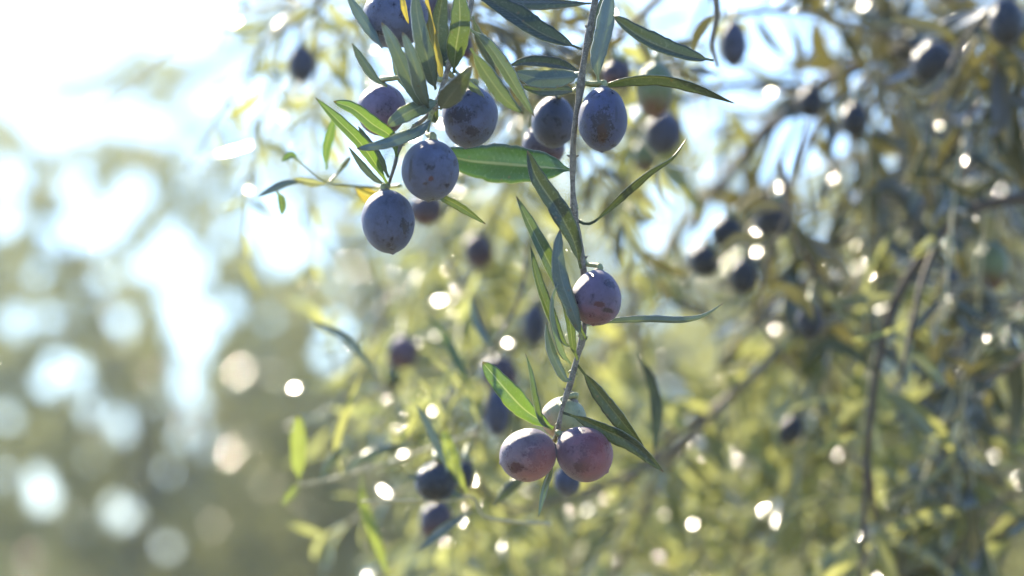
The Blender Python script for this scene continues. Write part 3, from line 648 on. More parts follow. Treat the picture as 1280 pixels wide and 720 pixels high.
SP = [
 # top left, behind the upper cluster
 ('leafy twig with a dark olive, blurred against the white sky top left', [(430, -40, 1.266), (395, 10, 1.266), (350, 40, 1.266), (322, 60, 1.266)], 'spray', 31, dict(length=.03, sub=2, spread=60)),
 ('blurred twig dangling at the top between the sky and the upper cluster', [(400, -30, 1.300), (395, 60, 1.300), (372, 90, 1.300)], 'spray', 32, dict(length=.03, sub=1)),
 ('blurred foliage twig just left of the topmost blue olive', [(520, -60, 1.358), (460, 0, 1.335), (415, 60, 1.312)], 'spray', 33, dict(sub=3, length=.034)),
 # behind top centre
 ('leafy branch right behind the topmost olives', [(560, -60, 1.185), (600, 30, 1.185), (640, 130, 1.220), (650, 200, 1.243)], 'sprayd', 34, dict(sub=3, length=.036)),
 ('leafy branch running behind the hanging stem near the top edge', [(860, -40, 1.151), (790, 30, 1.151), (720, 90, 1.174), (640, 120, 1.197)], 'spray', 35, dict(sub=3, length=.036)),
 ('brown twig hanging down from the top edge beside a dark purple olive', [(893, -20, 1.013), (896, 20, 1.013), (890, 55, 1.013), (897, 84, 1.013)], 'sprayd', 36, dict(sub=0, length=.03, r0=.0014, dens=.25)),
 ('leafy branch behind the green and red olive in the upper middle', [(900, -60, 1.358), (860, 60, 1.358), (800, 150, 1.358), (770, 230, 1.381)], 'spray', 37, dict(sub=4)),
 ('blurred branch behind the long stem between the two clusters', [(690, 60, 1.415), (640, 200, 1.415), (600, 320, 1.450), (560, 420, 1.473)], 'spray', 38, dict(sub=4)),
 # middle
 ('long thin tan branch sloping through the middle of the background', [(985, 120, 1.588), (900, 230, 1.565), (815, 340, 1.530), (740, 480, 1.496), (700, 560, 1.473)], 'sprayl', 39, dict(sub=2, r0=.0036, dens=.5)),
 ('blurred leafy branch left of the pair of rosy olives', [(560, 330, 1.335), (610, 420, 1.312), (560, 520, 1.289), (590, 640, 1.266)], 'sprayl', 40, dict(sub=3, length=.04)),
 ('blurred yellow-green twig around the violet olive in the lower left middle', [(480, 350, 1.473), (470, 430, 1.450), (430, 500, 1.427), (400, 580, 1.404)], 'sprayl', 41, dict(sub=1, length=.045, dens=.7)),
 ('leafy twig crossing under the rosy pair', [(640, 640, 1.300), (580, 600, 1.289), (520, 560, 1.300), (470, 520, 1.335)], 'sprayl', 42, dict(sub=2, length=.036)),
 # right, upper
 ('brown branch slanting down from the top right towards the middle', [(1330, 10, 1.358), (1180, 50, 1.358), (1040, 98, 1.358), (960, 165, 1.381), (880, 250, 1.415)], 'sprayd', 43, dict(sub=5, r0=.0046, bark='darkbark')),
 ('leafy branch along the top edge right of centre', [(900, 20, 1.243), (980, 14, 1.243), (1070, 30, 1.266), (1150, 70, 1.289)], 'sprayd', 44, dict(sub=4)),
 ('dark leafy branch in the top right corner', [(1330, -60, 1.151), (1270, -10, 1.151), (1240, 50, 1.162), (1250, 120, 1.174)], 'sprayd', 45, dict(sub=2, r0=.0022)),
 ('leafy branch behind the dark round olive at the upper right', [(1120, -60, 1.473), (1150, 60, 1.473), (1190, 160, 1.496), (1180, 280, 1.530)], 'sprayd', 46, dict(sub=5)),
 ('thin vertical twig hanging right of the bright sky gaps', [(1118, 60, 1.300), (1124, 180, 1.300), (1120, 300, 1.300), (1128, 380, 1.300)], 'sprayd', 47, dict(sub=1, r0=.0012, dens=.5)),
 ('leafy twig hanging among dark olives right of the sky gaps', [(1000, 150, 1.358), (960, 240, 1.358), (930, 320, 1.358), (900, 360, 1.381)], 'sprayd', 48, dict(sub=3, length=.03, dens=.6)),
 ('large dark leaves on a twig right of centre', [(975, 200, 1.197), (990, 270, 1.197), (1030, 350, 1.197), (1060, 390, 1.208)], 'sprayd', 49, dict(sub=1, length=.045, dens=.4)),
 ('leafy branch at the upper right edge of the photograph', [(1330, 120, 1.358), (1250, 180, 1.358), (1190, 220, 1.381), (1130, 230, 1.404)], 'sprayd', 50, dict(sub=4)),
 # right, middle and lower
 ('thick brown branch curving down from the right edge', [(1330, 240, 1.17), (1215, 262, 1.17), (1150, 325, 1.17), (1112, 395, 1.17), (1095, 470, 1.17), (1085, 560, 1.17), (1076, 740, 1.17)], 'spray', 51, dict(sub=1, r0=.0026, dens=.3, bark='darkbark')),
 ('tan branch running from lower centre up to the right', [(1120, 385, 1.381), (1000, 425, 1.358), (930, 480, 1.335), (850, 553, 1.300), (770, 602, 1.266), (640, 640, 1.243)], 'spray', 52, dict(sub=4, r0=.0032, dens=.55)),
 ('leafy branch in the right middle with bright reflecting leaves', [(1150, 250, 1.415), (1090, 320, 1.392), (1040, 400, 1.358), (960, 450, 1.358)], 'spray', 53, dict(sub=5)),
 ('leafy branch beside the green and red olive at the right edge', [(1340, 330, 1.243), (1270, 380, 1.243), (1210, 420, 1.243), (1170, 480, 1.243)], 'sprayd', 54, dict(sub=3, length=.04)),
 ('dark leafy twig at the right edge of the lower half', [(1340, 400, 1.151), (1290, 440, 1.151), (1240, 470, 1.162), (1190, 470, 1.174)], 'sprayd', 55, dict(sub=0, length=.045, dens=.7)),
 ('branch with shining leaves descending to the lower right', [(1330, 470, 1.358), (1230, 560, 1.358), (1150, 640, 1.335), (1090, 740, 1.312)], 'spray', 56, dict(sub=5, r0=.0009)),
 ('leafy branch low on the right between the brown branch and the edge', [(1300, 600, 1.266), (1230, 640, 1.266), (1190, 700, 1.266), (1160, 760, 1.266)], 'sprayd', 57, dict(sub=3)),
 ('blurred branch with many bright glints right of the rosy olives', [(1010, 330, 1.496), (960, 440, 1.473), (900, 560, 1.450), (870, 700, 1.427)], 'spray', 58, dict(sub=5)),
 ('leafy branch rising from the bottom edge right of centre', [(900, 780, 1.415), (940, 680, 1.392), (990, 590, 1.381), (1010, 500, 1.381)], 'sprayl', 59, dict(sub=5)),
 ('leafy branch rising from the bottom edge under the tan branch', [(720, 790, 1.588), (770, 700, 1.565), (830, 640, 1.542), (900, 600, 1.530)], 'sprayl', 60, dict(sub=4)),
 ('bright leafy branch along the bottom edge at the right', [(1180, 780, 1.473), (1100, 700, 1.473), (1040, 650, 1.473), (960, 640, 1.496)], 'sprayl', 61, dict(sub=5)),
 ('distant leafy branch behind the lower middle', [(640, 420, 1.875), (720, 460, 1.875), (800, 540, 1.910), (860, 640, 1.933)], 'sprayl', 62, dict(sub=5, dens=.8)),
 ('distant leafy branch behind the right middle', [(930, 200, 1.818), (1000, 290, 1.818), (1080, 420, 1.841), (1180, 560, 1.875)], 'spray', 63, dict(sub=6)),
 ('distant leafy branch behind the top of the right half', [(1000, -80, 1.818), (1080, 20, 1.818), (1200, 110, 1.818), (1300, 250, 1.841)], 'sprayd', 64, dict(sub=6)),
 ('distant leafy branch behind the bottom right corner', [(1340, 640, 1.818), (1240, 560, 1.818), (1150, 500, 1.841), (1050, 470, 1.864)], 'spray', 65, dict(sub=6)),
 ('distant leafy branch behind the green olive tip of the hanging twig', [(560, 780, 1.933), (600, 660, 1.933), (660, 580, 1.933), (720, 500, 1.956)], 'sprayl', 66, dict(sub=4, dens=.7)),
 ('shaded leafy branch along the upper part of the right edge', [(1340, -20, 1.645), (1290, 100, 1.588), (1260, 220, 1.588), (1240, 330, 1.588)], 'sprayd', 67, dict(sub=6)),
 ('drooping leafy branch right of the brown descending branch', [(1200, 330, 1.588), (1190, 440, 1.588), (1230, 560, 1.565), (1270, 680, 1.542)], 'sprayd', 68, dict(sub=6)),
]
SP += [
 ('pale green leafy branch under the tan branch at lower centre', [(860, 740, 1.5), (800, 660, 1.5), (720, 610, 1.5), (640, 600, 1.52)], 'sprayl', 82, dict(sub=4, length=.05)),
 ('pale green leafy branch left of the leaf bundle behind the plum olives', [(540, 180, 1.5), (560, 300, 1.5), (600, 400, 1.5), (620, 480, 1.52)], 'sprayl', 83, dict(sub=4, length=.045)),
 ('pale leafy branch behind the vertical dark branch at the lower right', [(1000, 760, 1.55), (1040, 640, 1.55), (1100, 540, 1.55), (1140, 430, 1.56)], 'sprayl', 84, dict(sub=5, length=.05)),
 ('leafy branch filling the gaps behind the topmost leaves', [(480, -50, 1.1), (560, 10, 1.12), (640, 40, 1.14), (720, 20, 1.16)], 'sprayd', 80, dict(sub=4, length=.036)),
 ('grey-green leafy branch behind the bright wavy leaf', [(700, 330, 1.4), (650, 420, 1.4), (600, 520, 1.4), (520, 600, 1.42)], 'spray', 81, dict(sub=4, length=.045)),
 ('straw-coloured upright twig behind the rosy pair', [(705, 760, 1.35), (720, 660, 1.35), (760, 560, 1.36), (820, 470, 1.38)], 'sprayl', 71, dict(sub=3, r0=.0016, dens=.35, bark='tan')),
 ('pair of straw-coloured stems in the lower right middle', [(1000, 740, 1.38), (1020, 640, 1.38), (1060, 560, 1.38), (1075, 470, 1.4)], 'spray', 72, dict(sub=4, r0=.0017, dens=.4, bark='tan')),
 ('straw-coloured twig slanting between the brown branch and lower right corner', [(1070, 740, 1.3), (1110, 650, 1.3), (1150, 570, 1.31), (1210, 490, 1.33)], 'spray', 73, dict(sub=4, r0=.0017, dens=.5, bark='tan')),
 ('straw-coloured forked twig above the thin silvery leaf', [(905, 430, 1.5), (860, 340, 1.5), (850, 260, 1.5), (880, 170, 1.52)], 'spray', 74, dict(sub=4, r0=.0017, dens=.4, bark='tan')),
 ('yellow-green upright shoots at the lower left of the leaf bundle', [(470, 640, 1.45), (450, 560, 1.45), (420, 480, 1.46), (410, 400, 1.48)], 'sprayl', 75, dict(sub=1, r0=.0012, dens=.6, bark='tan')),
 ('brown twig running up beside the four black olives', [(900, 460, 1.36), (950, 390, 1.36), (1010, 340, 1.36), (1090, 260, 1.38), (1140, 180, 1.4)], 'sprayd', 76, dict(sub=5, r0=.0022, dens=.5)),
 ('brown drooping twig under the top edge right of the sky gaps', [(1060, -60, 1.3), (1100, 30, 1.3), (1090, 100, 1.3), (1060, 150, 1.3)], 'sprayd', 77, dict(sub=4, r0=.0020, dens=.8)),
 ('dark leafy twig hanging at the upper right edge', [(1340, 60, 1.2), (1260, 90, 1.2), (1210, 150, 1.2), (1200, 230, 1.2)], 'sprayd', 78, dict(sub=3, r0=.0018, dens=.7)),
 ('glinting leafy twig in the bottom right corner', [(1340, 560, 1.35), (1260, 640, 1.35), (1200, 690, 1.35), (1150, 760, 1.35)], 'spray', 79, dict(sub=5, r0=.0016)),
]
for lab, pts, mat, seed, kw in SP:
    spray(lab, pts, mat, seed=seed, **kw)

# ------------------------------------------------------------ the twigs in focus
def stem_of(e, pts, radii_px, mat='stem', name='stem', n=70, bumps=None, d=FOCUS):
    p3 = [P(p[0], p[1], d+(p[2]/1000 if len(p) > 2 else 0)) for p in pts]
    tube(name, p3, [r*KP*d for r in radii_px], e, M[mat], n=n, seg=14, rough=.12, bumps=bumps)
    for p in catmull(p3, 30): NODES.append((p, *proj(p)))
    cc = catmull(p3, n)
    for bi, (u, amt) in enumerate(bumps or ()):
        i = min(n-2, int(u*(n-1))); T = (cc[i+1]-cc[i]).normalized(); rr_ = interp(radii_px, u)*KP*d
        for sg in (1, -1):
            sd = (RT*sg+FWD*(-.5+.3*(bi % 3))); sd = (sd-T*sd.dot(T)).normalized()
            b0 = cc[i]+sd*rr_*.7; b1 = b0+(sd*.8+T*.7*(1 if bi % 2 else -.6)).normalized()*.0014
            tube('bud', [b0, b0.lerp(b1, .5), b1], [rr_*.5, rr_*.5, rr_*.3], e, M['green' if bi % 2 else mat], n=7, seg=8)
def twig(label, x, y, d=FOCUS, group='leafy olive twigs in focus'):
    return empty('olive_twig', P(x, y, d), label, 'twig', group)
A = twig('long grey twig hanging from the top edge down to the pair of rosy olives', 748, -30)
stem_of(A, [(750, -30, 4), (744, 0, 3), (737, 38, 2), (729, 82, 0), (724, 120, 0), (717, 172, 0), (716, 235, 0), (719, 272, 0), (725, 300, 0), (729, 335, 0),
            (732, 372, 3), (731, 400, 3), (727, 427, 0), (722, 445, 0), (712, 482, 0), (706, 500, 0), (701, 518, 0), (696, 545, 2)],
        [4.6, 4.2, 4.0, 3.9, 3.7, 3.6, 3.4, 3.3, 3.2, 3.2, 3.2, 3.0, 3.4, 3.2, 3.0, 2.6, 2.3, 2.0],
        bumps=[(.13, .3), (.24, .55), (.40, .25), (.5, .6), (.62, .35), (.66, .5), (.79, .55), (.86, .4), (.9, .6), (.985, .8)])
HL = lambda *a, **k: hero_leaf(A, *a, **k)
# upper part of the hanging twig
HL([(727, 62, 0), (675, 40, 4), (637, 15, 8), (590, -12, 14)], 27, 'top', 35, 'dark', fold=.3)
HL([(745, 4, 8), (690, 4, 10), (640, 2, 14), (600, -16, 18)], 14, 'under', 45, 'dark')
HL([(726, 94, 0), (700, 97, 2), (672, 98, 4), (644, 90, 6)], 25, 'under', 18, 'pale', fold=.2, shape=(.45, .55))
HL([(727, 90, 3), (695, 80, 8), (660, 77, 12), (636, 82, 14)], 15, 'top', 40, 'dark')
HL([(722, 114, 6), (700, 113, 12), (672, 113, 18), (652, 108, 20)], 17, 'top', 25, 'leaf')
HL([(748, 104, -2), (747, 75, -4), (756, 35, -4), (764, -16, -2)], 23, 'under', 15, 'pale', fold=.2, shape=(.6, .6))
HL([(742, 80, 2), (745, 55, 4), (751, 25, 6), (756, -14, 8)], 20, 'top', 20, 'dark')
HL([(892, 76, 20), (862, 70, 16), (826, 58, 12), (795, 42, 8), (766, 20, 4)], 22, 'top', 38, 'dark', fold=.35, shape=(.6, .6))
HL([(733, 106, 2), (752, 107, 0), (787, 99, -4), (825, 97, -6), (868, 107, -6), (918, 129, -4)], 14, 'top', 50, 'dark', fold=.3, cup=.2)
HL([(716, 213, 0), (703, 211, 4), (668, 208, 12), (620, 204, 22), (582, 200, 28), (540, 188, 34)], 50, 'top', 8, 'broad', fold=.12, cup=-.05, petiole=.06)
HL([(717, 271, 0), (728, 279, 0), (741, 278, 0), (760, 262, 0), (785, 238, -3), (812, 215, -6), (840, 197, -4), (858, 174, -2)], 12, 'top', 28, 'dark', petiole=.17, twist=1.3, fold=.35)
# the bundle of leaves between the clusters
HL([(726, 336, -2), (717, 300, -4), (697, 262, -7), (671, 222, -9), (659, 188, -10)], 25, 'top', 22, 'dark', fold=.25, shape=(.6, .7))
HL([(733, 425, -2), (718, 395, -6), (695, 345, -9), (668, 292, -12), (645, 245, -12)], 20, 'top', 30, 'leaf', fold=.3)
HL([(728, 425, -10), (717, 392, -14), (702, 350, -15), (698, 318, -15), (700, 287, -14)], 20, 'under', 18, 'pale', fold=.2, shape=(.6, .65))
HL([(716, 436, -4), (702, 425, -10), (686, 390, -12), (672, 350, -12), (663, 308, -10)], 13, 'top', 40, 'leaf', fold=.35)
HL([(716, 474, 0), (706, 472, -6), (692, 445, -9), (685, 420, -9), (683, 403, -8)], 13, 'under', 20, 'pale')
HL([(714, 455, -2), (704, 440, -9), (694, 405, -14), (692, 372, -16), (701, 350, -14)], 10, 'under', 52, 'leaf', fold=.4, twist=.8)
HL([(722, 450, -2), (716, 432, -8), (712, 400, -10), (705, 370, -10), (694, 336, -8)], 12, 'top', 20, 'leaf')
HL([(728, 408, 8), (765, 402, 4), (812, 400, 0), (852, 401, -3), (880, 395, -3), (904, 379, -3)], 9, 'under', 35, 'pale', petiole=.05, fold=.2, cup=.3)
HL([(722, 456, 0), (736, 474, 0), (756, 500, -2), (780, 530, -5), (806, 561, -5)], 20, 'top', 34, 'dark', fold=.3, petiole=.1)
HL([(702, 515, 0), (722, 522, 0), (755, 537, -5), (792, 556, -10), (830, 590, -12)], 20, 'top', 30, 'dark', fold=.3, petiole=.1)
HL([(692, 535, 0), (680, 528, -4), (656, 512, -8), (633, 488, -10), (603, 452, -10)], 27, 'top', 10, 'lit', fold=.12, wave=.09, shape=(.75, .6))
HL([(690, 538, 0), (675, 525, -10), (667, 495, -13), (663, 468, -13), (657, 442, -12)], 8, 'top', 52, 'leaf', fold=.4)
HL([(690, 572, 6), (687, 590, 4), (680, 610, 2), (673, 646, 0)], 9, 'under', 40, 'leaf')
HL([(798, 440, 150), (816, 480, 150), (822, 520, 150), (818, 566, 150)], 18, 'top', 20, 'dark')

B = twig('thin twig carrying the cluster of blue olives at upper left', 590, -30)
stem_of(B, [(592, -30, 6), (588, 10, 4), (575, 50, 2), (564, 75, 0), (556, 98, 0), (550, 118, 0), (543, 134, 0), (533, 146, 3), (515, 162, 6), (500, 182, 4), (493, 208, 0), (485, 233, 0)],
        [3.6, 3.4, 3.3, 3.2, 3.0, 3.2, 3.0, 2.6, 2.4, 2.3, 2.2, 1.8], bumps=[(.2, .4), (.38, .6), (.58, .7), (.70, .5), (.82, .6)])
HL = lambda *a, **k: hero_leaf(B, *a, **k)
HL([(484, 230, 0), (470, 206, -6), (450, 178, -12), (424, 152, -14), (394, 122, -14)], 17, 'top', 22, 'lit', fold=.3)
HL([(483, 232, 0), (468, 222, -4), (453, 206, -6), (436, 184, -6)], 9, 'under', 30, 'pale')
HL([(496, 196, 0), (490, 172, -8), (466, 155, -12), (442, 136, -14), (417, 127, -14)], 18, 'top', 18, 'lit', fold=.25, shape=(.7, .55))
HL([(486, 222, 2), (474, 200, 4), (460, 180, 6), (448, 158, 8)], 13, 'top', 25, 'dark')
HL([(537, 150, -4), (524, 163, -14), (500, 173, -20), (475, 181, -20), (446, 186, -18)], 15, 'under', 20, 'pale', shape=(.6, .6), fold=.15)
HL([(547, 126, -4), (535, 130, -10), (515, 138, -18), (497, 148, -20), (484, 158, -20)], 21, 'under', 15, 'leaf', shape=(.5, .45), fold=.12)
HL([(534, 138, -8), (518, 112, -22), (500, 74, -30), (488, 48, -32), (477, 28, -32)], 20, 'under', 12, 'pale', fold=.15, shape=(.5, .6))
HL([(536, 136, -10), (526, 110, -26), (518, 80, -34), (510, 56, -36), (503, 40, -36)], 18, 'under', 15, 'pale', fold=.15, shape=(.55, .6))
HL([(545, 112, -4), (538, 88, -20), (528, 50, -26), (521, 15, -26), (518, -20, -26)], 22, 'under', 20, 'pale', fold=.15)
HL([(553, 108, 4), (548, 80, 10), (538, 40, 14), (532, -10, 16)], 14, 'top', 20, 'yellow')
HL([(560, 88, 8), (550, 66, 18), (548, 30, 20), (556, -18, 20)], 26, 'top', 15, 'dark')
HL([(567, 92, -2), (570, 60, -10), (575, 25, -12), (573, -22, -12)], 27, 'top', 15, 'leaf', fold=.2)
HL([(550, 137, -4), (560, 124, -26), (575, 104, -48), (590, 82, -50)], 27, 'under', 12, 'dark', shape=(.6, .5), fold=.1)
HL([(566, 86, 2), (580, 100, 4), (600, 120, 6), (606, 140, 8)], 10, 'under', 30, 'leaf')
HL([(556, 104, 2), (546, 128, 8), (542, 150, 12), (520, 110, 16), (512, 98, 18)], 9, 'top', 30, 'leaf')
HL([(484, 108, 6), (470, 98, 4), (455, 78, 2), (440, 54, 0)], 12, 'under', 30, 'pale')
HL([(478, 60, 8), (466, 42, 8), (450, 18, 8), (432, -10, 8)], 15, 'under', 20, 'pale')
HL([(540, 240, 6), (556, 248, 0), (578, 260, 0), (607, 280, 0)], 11, 'top', 20, 'leaf', fold=.3)
HL([(586, 36, -4), (607, 52, -8), (630, 84, -10), (648, 114, -10), (668, 146, -10)], 17, 'under', 25, 'leaf', fold=.25)
HL([(588, 60, 26), (608, 92, 28), (632, 124, 28), (654, 142, 28)], 22, 'under', 20, 'leaf', fold=.2)
HL([(590, 20, 30), (604, 60, 36), (620, 90, 40)], 14, 'under', 20, 'pale')
HL([(500, -14, -8), (504, 4, -10), (506, 14, -10), (511, 30, -10)], 8, 'top', 20, 'yellow')
HL([(538, 140, 2), (520, 120, 10), (497, 90, 14), (494, 40, 16), (496, 12, 16)], 8, 'under', 40, 'leaf')

# the shoot poking left into the bright sky
Lf = twig('yellowish shoot with small pale leaves poking left into the bright sky', 470, 232, .97)
stem_of(Lf, [(500, 232, 60), (470, 234, 78), (440, 232, 76), (412, 229, 75), (398, 222, 75), (372, 200, 75), (362, 195, 75)], [2.4, 2.2, 2.0, 1.8, 1.4, 1.0, .8], 'green')
HL = lambda *a, **k: hero_leaf(Lf, *a, **k)
HL([(378, 228, 75), (360, 228, 75), (340, 236, 75), (322, 246, 75)], 11, 'under', 35, 'pale')
HL([(408, 230, 75), (392, 229, 75), (378, 226, 75), (366, 223, 75)], 12, 'top', 25, 'spray')
HL([(346, 240, 75), (352, 250, 75), (353, 262, 75), (351, 269, 75)], 11, 'top', 20, 'lit')
HL([(408, 212, 75), (407, 190, 75), (412, 168, 75), (420, 140, 75)], 14, 'top', 25, 'lit')
HL([(444, 234, 76), (452, 240, 76), (468, 246, 76), (486, 240, 76)], 22, 'top', 15, 'yellow')
HL([(412, 228, 75), (428, 210, 78), (438, 196, 58)], 8, 'under', 25, 'pale')
HL([(372, 200, 75), (364, 194, 75), (352, 202, 75)], 10, 'top', 20, 'lit')

G3 = 'blurred twigs with large leaves at the right side'
E1 = twig('dark leafed twig running down the right edge of the photograph', 1300, 380, 1.17, G3)
stem_of(E1, [(1310, 370, 255), (1245, 415, 255), (1205, 480, 255), (1212, 560, 255), (1222, 640, 255), (1250, 740, 255)], [2.2, 2.0, 1.8, 1.6, 1.4, 1.2], 'tan')
HL = lambda *a, **k: hero_leaf(E1, *a, **k)
HL([(1238, 422, 255), (1225, 412, 255), (1212, 408, 255), (1200, 392, 255)], 24, 'top', 15, 'sprayd', shape=(.5, .5))
HL([(1200, 478, 255), (1225, 458, 250), (1255, 444, 245), (1300, 446, 240)], 26, 'top', 15, 'sprayd')
HL([(1200, 490, 255), (1185, 470, 250), (1178, 450, 250), (1190, 430, 250)], 18, 'top', 15, 'sprayd')
HL([(1262, 405, 255), (1270, 450, 250), (1272, 500, 250), (1266, 560, 250)], 26, 'top', 15, 'sprayd', shape=(.5, .5))
HL([(1214, 600, 255), (1213, 630, 250), (1218, 660, 250), (1216, 704, 250)], 25, 'top', 15, 'sprayd', shape=(.5, .5))
HL([(1232, 680, 255), (1255, 668, 250), (1280, 650, 250), (1310, 640, 250)], 24, 'top', 15, 'sprayd')
HL([(1208, 540, 255), (1190, 570, 250), (1160, 600, 250), (1130, 612, 250)], 12, 'under', 35, 'spray')
HL([(1216, 640, 255), (1180, 640, 250), (1130, 655, 250), (1085, 680, 250)], 22, 'top', 10, 'spray')
E2 = twig('twig with large dark leaves between the sky gaps and the right edge', 1000, 200, 1.17, G3)
stem_of(E2, [(1010, 150, 250), (990, 215, 250), (984, 262, 250), (960, 330, 250), (952, 400, 250), (1000, 470, 255)], [2.8, 2.6, 2.4, 2.2, 2, 1.8], 'bark')
HL = lambda *a, **k: hero_leaf(E2, *a, **k)
HL([(986, 262, 250), (1000, 290, 250), (1020, 320, 250), (1040, 358, 250)], 17, 'top', 15, 'sprayd')
HL([(975, 290, 250), (950, 300, 250), (920, 300, 250), (890, 330, 250)], 22, 'top', 15, 'sprayd')
HL([(955, 380, 250), (975, 360, 250), (1000, 372, 250), (1020, 405, 250)], 24, 'top', 15, 'sprayd')
HL([(985, 262, 250), (965, 258, 250), (945, 262, 250), (925, 285, 250)], 20, 'top', 15, 'sprayd')
HL([(1000, 470, 255), (1030, 430, 250), (1065, 440, 250), (1098, 468, 250)], 20, 'top', 15, 'dark')
HL([(1000, 470, 255), (985, 500, 250), (970, 530, 250), (972, 575, 250)], 14, 'under', 30, 'spray')
E3 = twig('drooping twig with broad dark leaves in the upper right', 1300, -20, 1.17, G3)
stem_of(E3, [(1320, -40, 235), (1250, 0, 235), (1205, 50, 235), (1172, 120, 235), (1162, 190, 235), (1168, 260, 235)], [3.4, 3.2, 3, 2.6, 2.2, 1.8], 'bark')
HL = lambda *a, **k: hero_leaf(E3, *a, **k)
HL([(1215, 34, 235), (1235, 48, 230), (1258, 70, 230), (1285, 110, 230)], 34, 'top', 15, 'sprayd', shape=(.5, .5))
HL([(1262, -6, 235), (1262, 20, 230), (1280, 50, 230), (1310, 70, 230)], 36, 'top', 15, 'sprayd')
HL([(1168, 140, 235), (1160, 170, 230), (1160, 200, 230), (1162, 240, 230)], 13, 'top', 15, 'sprayd')
HL([(1200, 58, 235), (1180, 40, 230), (1150, 30, 230), (1110, 22, 230)], 20, 'top', 15, 'sprayd')
HL([(1190, 80, 235), (1165, 110, 230), (1145, 118, 230), (1120, 100, 230)], 18, 'top', 30, 'sprayd')
HL([(1164, 210, 235), (1190, 230, 230), (1215, 240, 230), (1260, 215, 230)], 14, 'top', 35, 'sprayd')
E4 = twig('twig with long bright reflecting leaves right of the rosy olives', 1110, 380, 1.2, G3)
stem_of(E4, [(1112, 395, 300), (1095, 440, 300), (1085, 500, 300), (1070, 560, 300), (1050, 640, 300)], [2.8, 2.6, 2.4, 2.2, 1.8], 'tan')
HL = lambda *a, **k: hero_leaf(E4, *a, **k)
HL([(1068, 556, 300), (1040, 556, 300), (1000, 562, 300), (966, 574, 300)], 15, 'top', 40, 'spray')
HL([(1090, 400, 300), (1080, 360, 300), (1095, 320, 300), (1122, 284, 300)], 13, 'under', 30, 'spray')
HL([(1090, 440, 300), (1060, 400, 300), (1035, 370, 300), (1022, 345, 300)], 15, 'top', 30, 'spray')
HL([(1080, 520, 300), (1050, 500, 300), (1000, 505, 300), (940, 540, 300)], 13, 'under', 30, 'spray')
HL([(1060, 610, 300), (1030, 620, 300), (990, 640, 300), (955, 690, 300)], 13, 'top', 35, 'spray')

# the blurred sprigs at lower left
S1 = twig('blurred pale twig reaching left with a bright green leaf at its tip', 540, 560, 1.06, 'blurred sprigs at lower left')
stem_of(S1, [(600, 540, 215), (540, 560, 215), (490, 578, 215), (440, 592, 215), (400, 602, 215), (372, 606, 215)], [3.4, 3.2, 3, 2.8, 2.4, 2], 'tan')
HL = lambda *a, **k: hero_leaf(S1, *a, **k)
HL([(374, 600, 215), (372, 580, 215), (372, 550, 215), (373, 520, 215)], 26, 'top', 10, 'lime', shape=(.5, .5))
HL([(376, 604, 215), (368, 612, 215), (360, 622, 215), (352, 632, 215)], 13, 'top', 20, 'lime')
HL([(452, 592, 215), (455, 630, 215), (470, 675, 215), (486, 722, 215)], 18, 'top', 20, 'lime')
HL([(430, 596, 215), (450, 575, 215), (490, 560, 215), (520, 556, 215)], 15, 'under', 25, 'pale')
HL([(400, 603, 215), (408, 585, 215), (420, 568, 215), (432, 555, 215)], 13, 'under', 25, 'pale')
HL([(430, 596, 215), (420, 560, 215), (430, 520, 215), (450, 470, 215)], 14, 'top', 25, 'spray')
HL([(480, 580, 215), (500, 550, 215), (520, 520, 215), (530, 500, 215)], 13, 'top', 25, 'spray')
S2 = twig('blurred sprig with a glowing green leaf left of the rosy pair', 640, 650, 1.0, 'blurred sprigs at lower left')
stem_of(S2, [(690, 655, 130), (640, 652, 130), (605, 645, 130), (590, 622, 130), (560, 626, 130), (500, 626, 130), (452, 627, 130)], [2.6, 2.4, 2.3, 2.2, 2.2, 2.2, 2.0], 'tan')
HL = lambda *a, **k: hero_leaf(S2, *a, **k)
HL([(584, 616, 130), (570, 590, 130), (562, 566, 130), (554, 536, 130)], 21, 'top', 12, 'lime', shape=(.6, .5))
HL([(580, 622, 130), (555, 610, 130), (530, 600, 130), (508, 594, 130)], 13, 'under', 30, 'pale')
HL([(618, 632, 120), (630, 618, 120), (645, 604, 120), (660, 592, 120)], 16, 'under', 20, 'dark')
HL([(590, 640, 130), (570, 650, 130), (545, 668, 130), (520, 690, 130)], 14, 'under', 40, 'pale')
HL([(560, 590, 110), (548, 560, 110), (535, 530, 110), (520, 505, 110)], 12, 'under', 30, 'pale')
S3 = twig('blurred twig with narrow leaves above the glowing green leaf', 620, 380, 1.06, 'blurred sprigs at lower left')
stem_of(S3, [(660, 300, 200), (650, 370, 200), (620, 430, 200), (610, 500, 200), (590, 560, 200), (585, 600, 190)], [2.6, 2.6, 2.4, 2.2, 2, 1.8], 'bark')
HL = lambda *a, **k: hero_leaf(S3, *a, **k)
HL([(590, 490, 200), (575, 460, 200), (555, 420, 200), (533, 394, 200)], 14, 'top', 25, 'leaf')
HL([(565, 560, 200), (555, 530, 200), (540, 495, 200), (520, 470, 200)], 12, 'top', 25, 'spray')
HL([(600, 530, 200), (585, 500, 200), (560, 465, 200), (535, 445, 200)], 12, 'top', 25, 'spray')
HL([(590, 470, 200), (575, 490, 200), (560, 520, 200), (552, 556, 200)], 12, 'top', 25, 'spray')
HL([(620, 440, 200), (605, 420, 200), (595, 400, 200), (588, 370, 200)], 12, 'under', 25, 'pale')
HL([(470, 470, 200), (450, 440, 200), (430, 420, 200), (390, 400, 200)], 12, 'under', 40, 'pale')

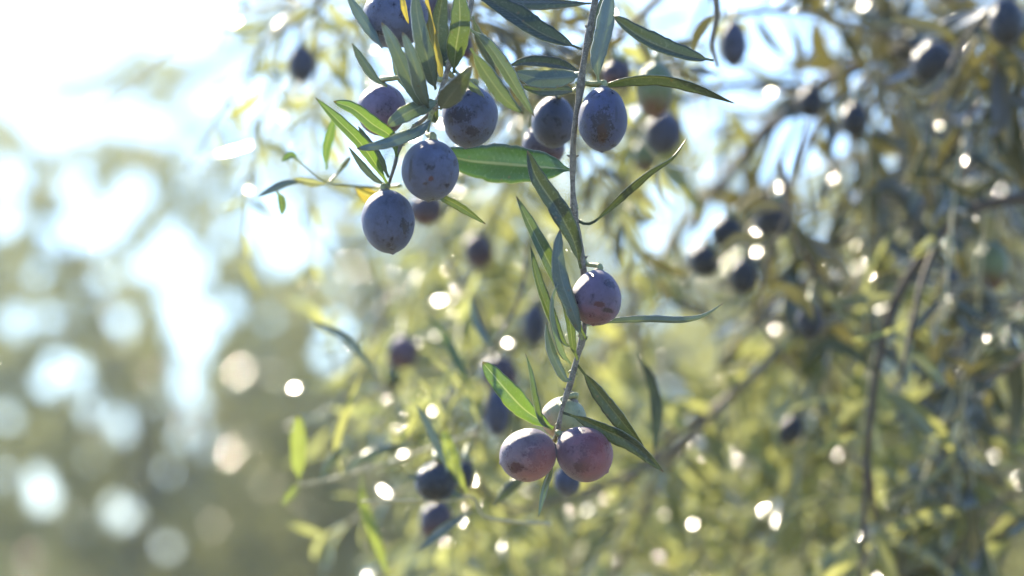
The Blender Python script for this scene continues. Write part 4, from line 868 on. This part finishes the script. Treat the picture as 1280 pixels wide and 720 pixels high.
# ------------------------------------------------------------ olives
F_ = FOCUS
TW = lambda x, y, d=F_, o=0: P(x, y, d+o/1000)
G1 = 'olives in focus on the hanging twig'; G2 = 'blue olives of the upper left cluster'
olive(745, 372, 32, 35, 'violet', 'round violet olive alone halfway down the hanging twig, between the two clusters', F_-.006, 6, -12, [TW(733, 330, F_, 0), TW(729, 322)], G1, seed=2)
olive(660, 569, 33, 36, 'rosy1', 'rosy olive with a dark spot, left one of the touching pair at the twig tip', F_-.004, 74, -8, [TW(690, 556, F_, 4), TW(696, 545, F_, 2)], G1, seed=3)
olive(730, 567, 34, 37, 'rosy2', 'mottled purple-pink olive, right one of the touching pair at the twig tip', F_-.004, -52, -8, [TW(704, 548, F_, 2), TW(697, 543, F_, 2)], G1, seed=6)
olive(705, 523, 29, 27, 'green', 'unripe pale green and orange olive just above the rosy pair', F_+.018, 25, 10, [TW(700, 500, F_, 10), TW(703, 508)], G1, seed=5)
olive(753.5, 149, 31, 40.5, 'scarred', 'dark blue olive with a long brown scar, right of the stem near the top', F_-.004, 2, -4, [TW(745, 104, F_, -2), TW(733, 104), TW(726, 108)], G1, seed=7)
olive(485.5, 277, 33.5, 40, 'low', 'lowest blue olive of the upper left cluster, with dark specks on its right side', F_-.004, -8, 0, [TW(484, 234, F_, -1), TW(485, 230)], G2, seed=1)
olive(538, 213, 36, 38.5, 'spotted', 'large blue olive with a brown spot, second from the bottom of the cluster', F_-.012, 4, 0, [TW(534, 168, F_, -6), TW(537, 150, F_, 0), TW(541, 136)], G2, seed=4)
olive(587, 146, 35, 39, 'speckled', 'blue olive half covered by a brown leaf, at the right of the cluster', F_+.012, 8, 0, [TW(572, 100, F_, 6), TW(560, 90)], G2, seed=14)
olive(477, 137, 31, 33, 'pale_violet', 'pale violet olive at the left of the cluster, behind two green leaves', F_+.014, 0, -10, [TW(490, 98, F_, 10), TW(520, 96, F_, 8), TW(555, 100)], G2, seed=12)
olive(494, 20, 41, 40, 'blue1', 'big blue olive cut by the top edge, above the cluster', F_+.016, -20, 0, [TW(520, -30, F_, 12), TW(560, -20, F_, 8), TW(590, -10, F_, 5)], G2, seed=17)
olive(692, 152, 27.5, 33, 'dark', 'dark olive slightly blurred behind the stem, with a dull bloom', F_+.055, 4, 0, [TW(690, 110, F_, 45), TW(705, 96, F_, 20), TW(727, 92)], 'olives just behind the hanging twig')
olive(679, 183, 27, 28, 'plum', 'reddish plum olive blurred, below and behind the dull dark olive', F_+.085, -10, 0, [TW(684, 150, F_, 80), TW(700, 120, F_, 50), TW(722, 112)], 'olives just behind the hanging twig')
def hang(x, y, rx, ry, mat, label, d, tilt=0, **kw):
    """an olive hung by its stalk from the nearest branch above it"""
    best = min(NODES, key=lambda n: ((n[1]-x)**2+(n[2]-(y-ry*1.7))**2)**.5 + abs(n[3]-d)*110 + (60 if n[2] > y-ry*.6 else 0))
    dd = d*.7+best[3]*.3
    k = dd/d
    top = P(x, y-ry*1.15, dd)
    mid = top.lerp(best[0], .5)+Vector((0, 0, .004))
    return olive(x, y, rx, ry, mat, label, dd, tilt, 0, [top, mid, best[0]], spin=x*.7+y, **kw)
for a in HUNG:
    hang(*a[:6], a[6], a[7], group='blurred olives in the background')
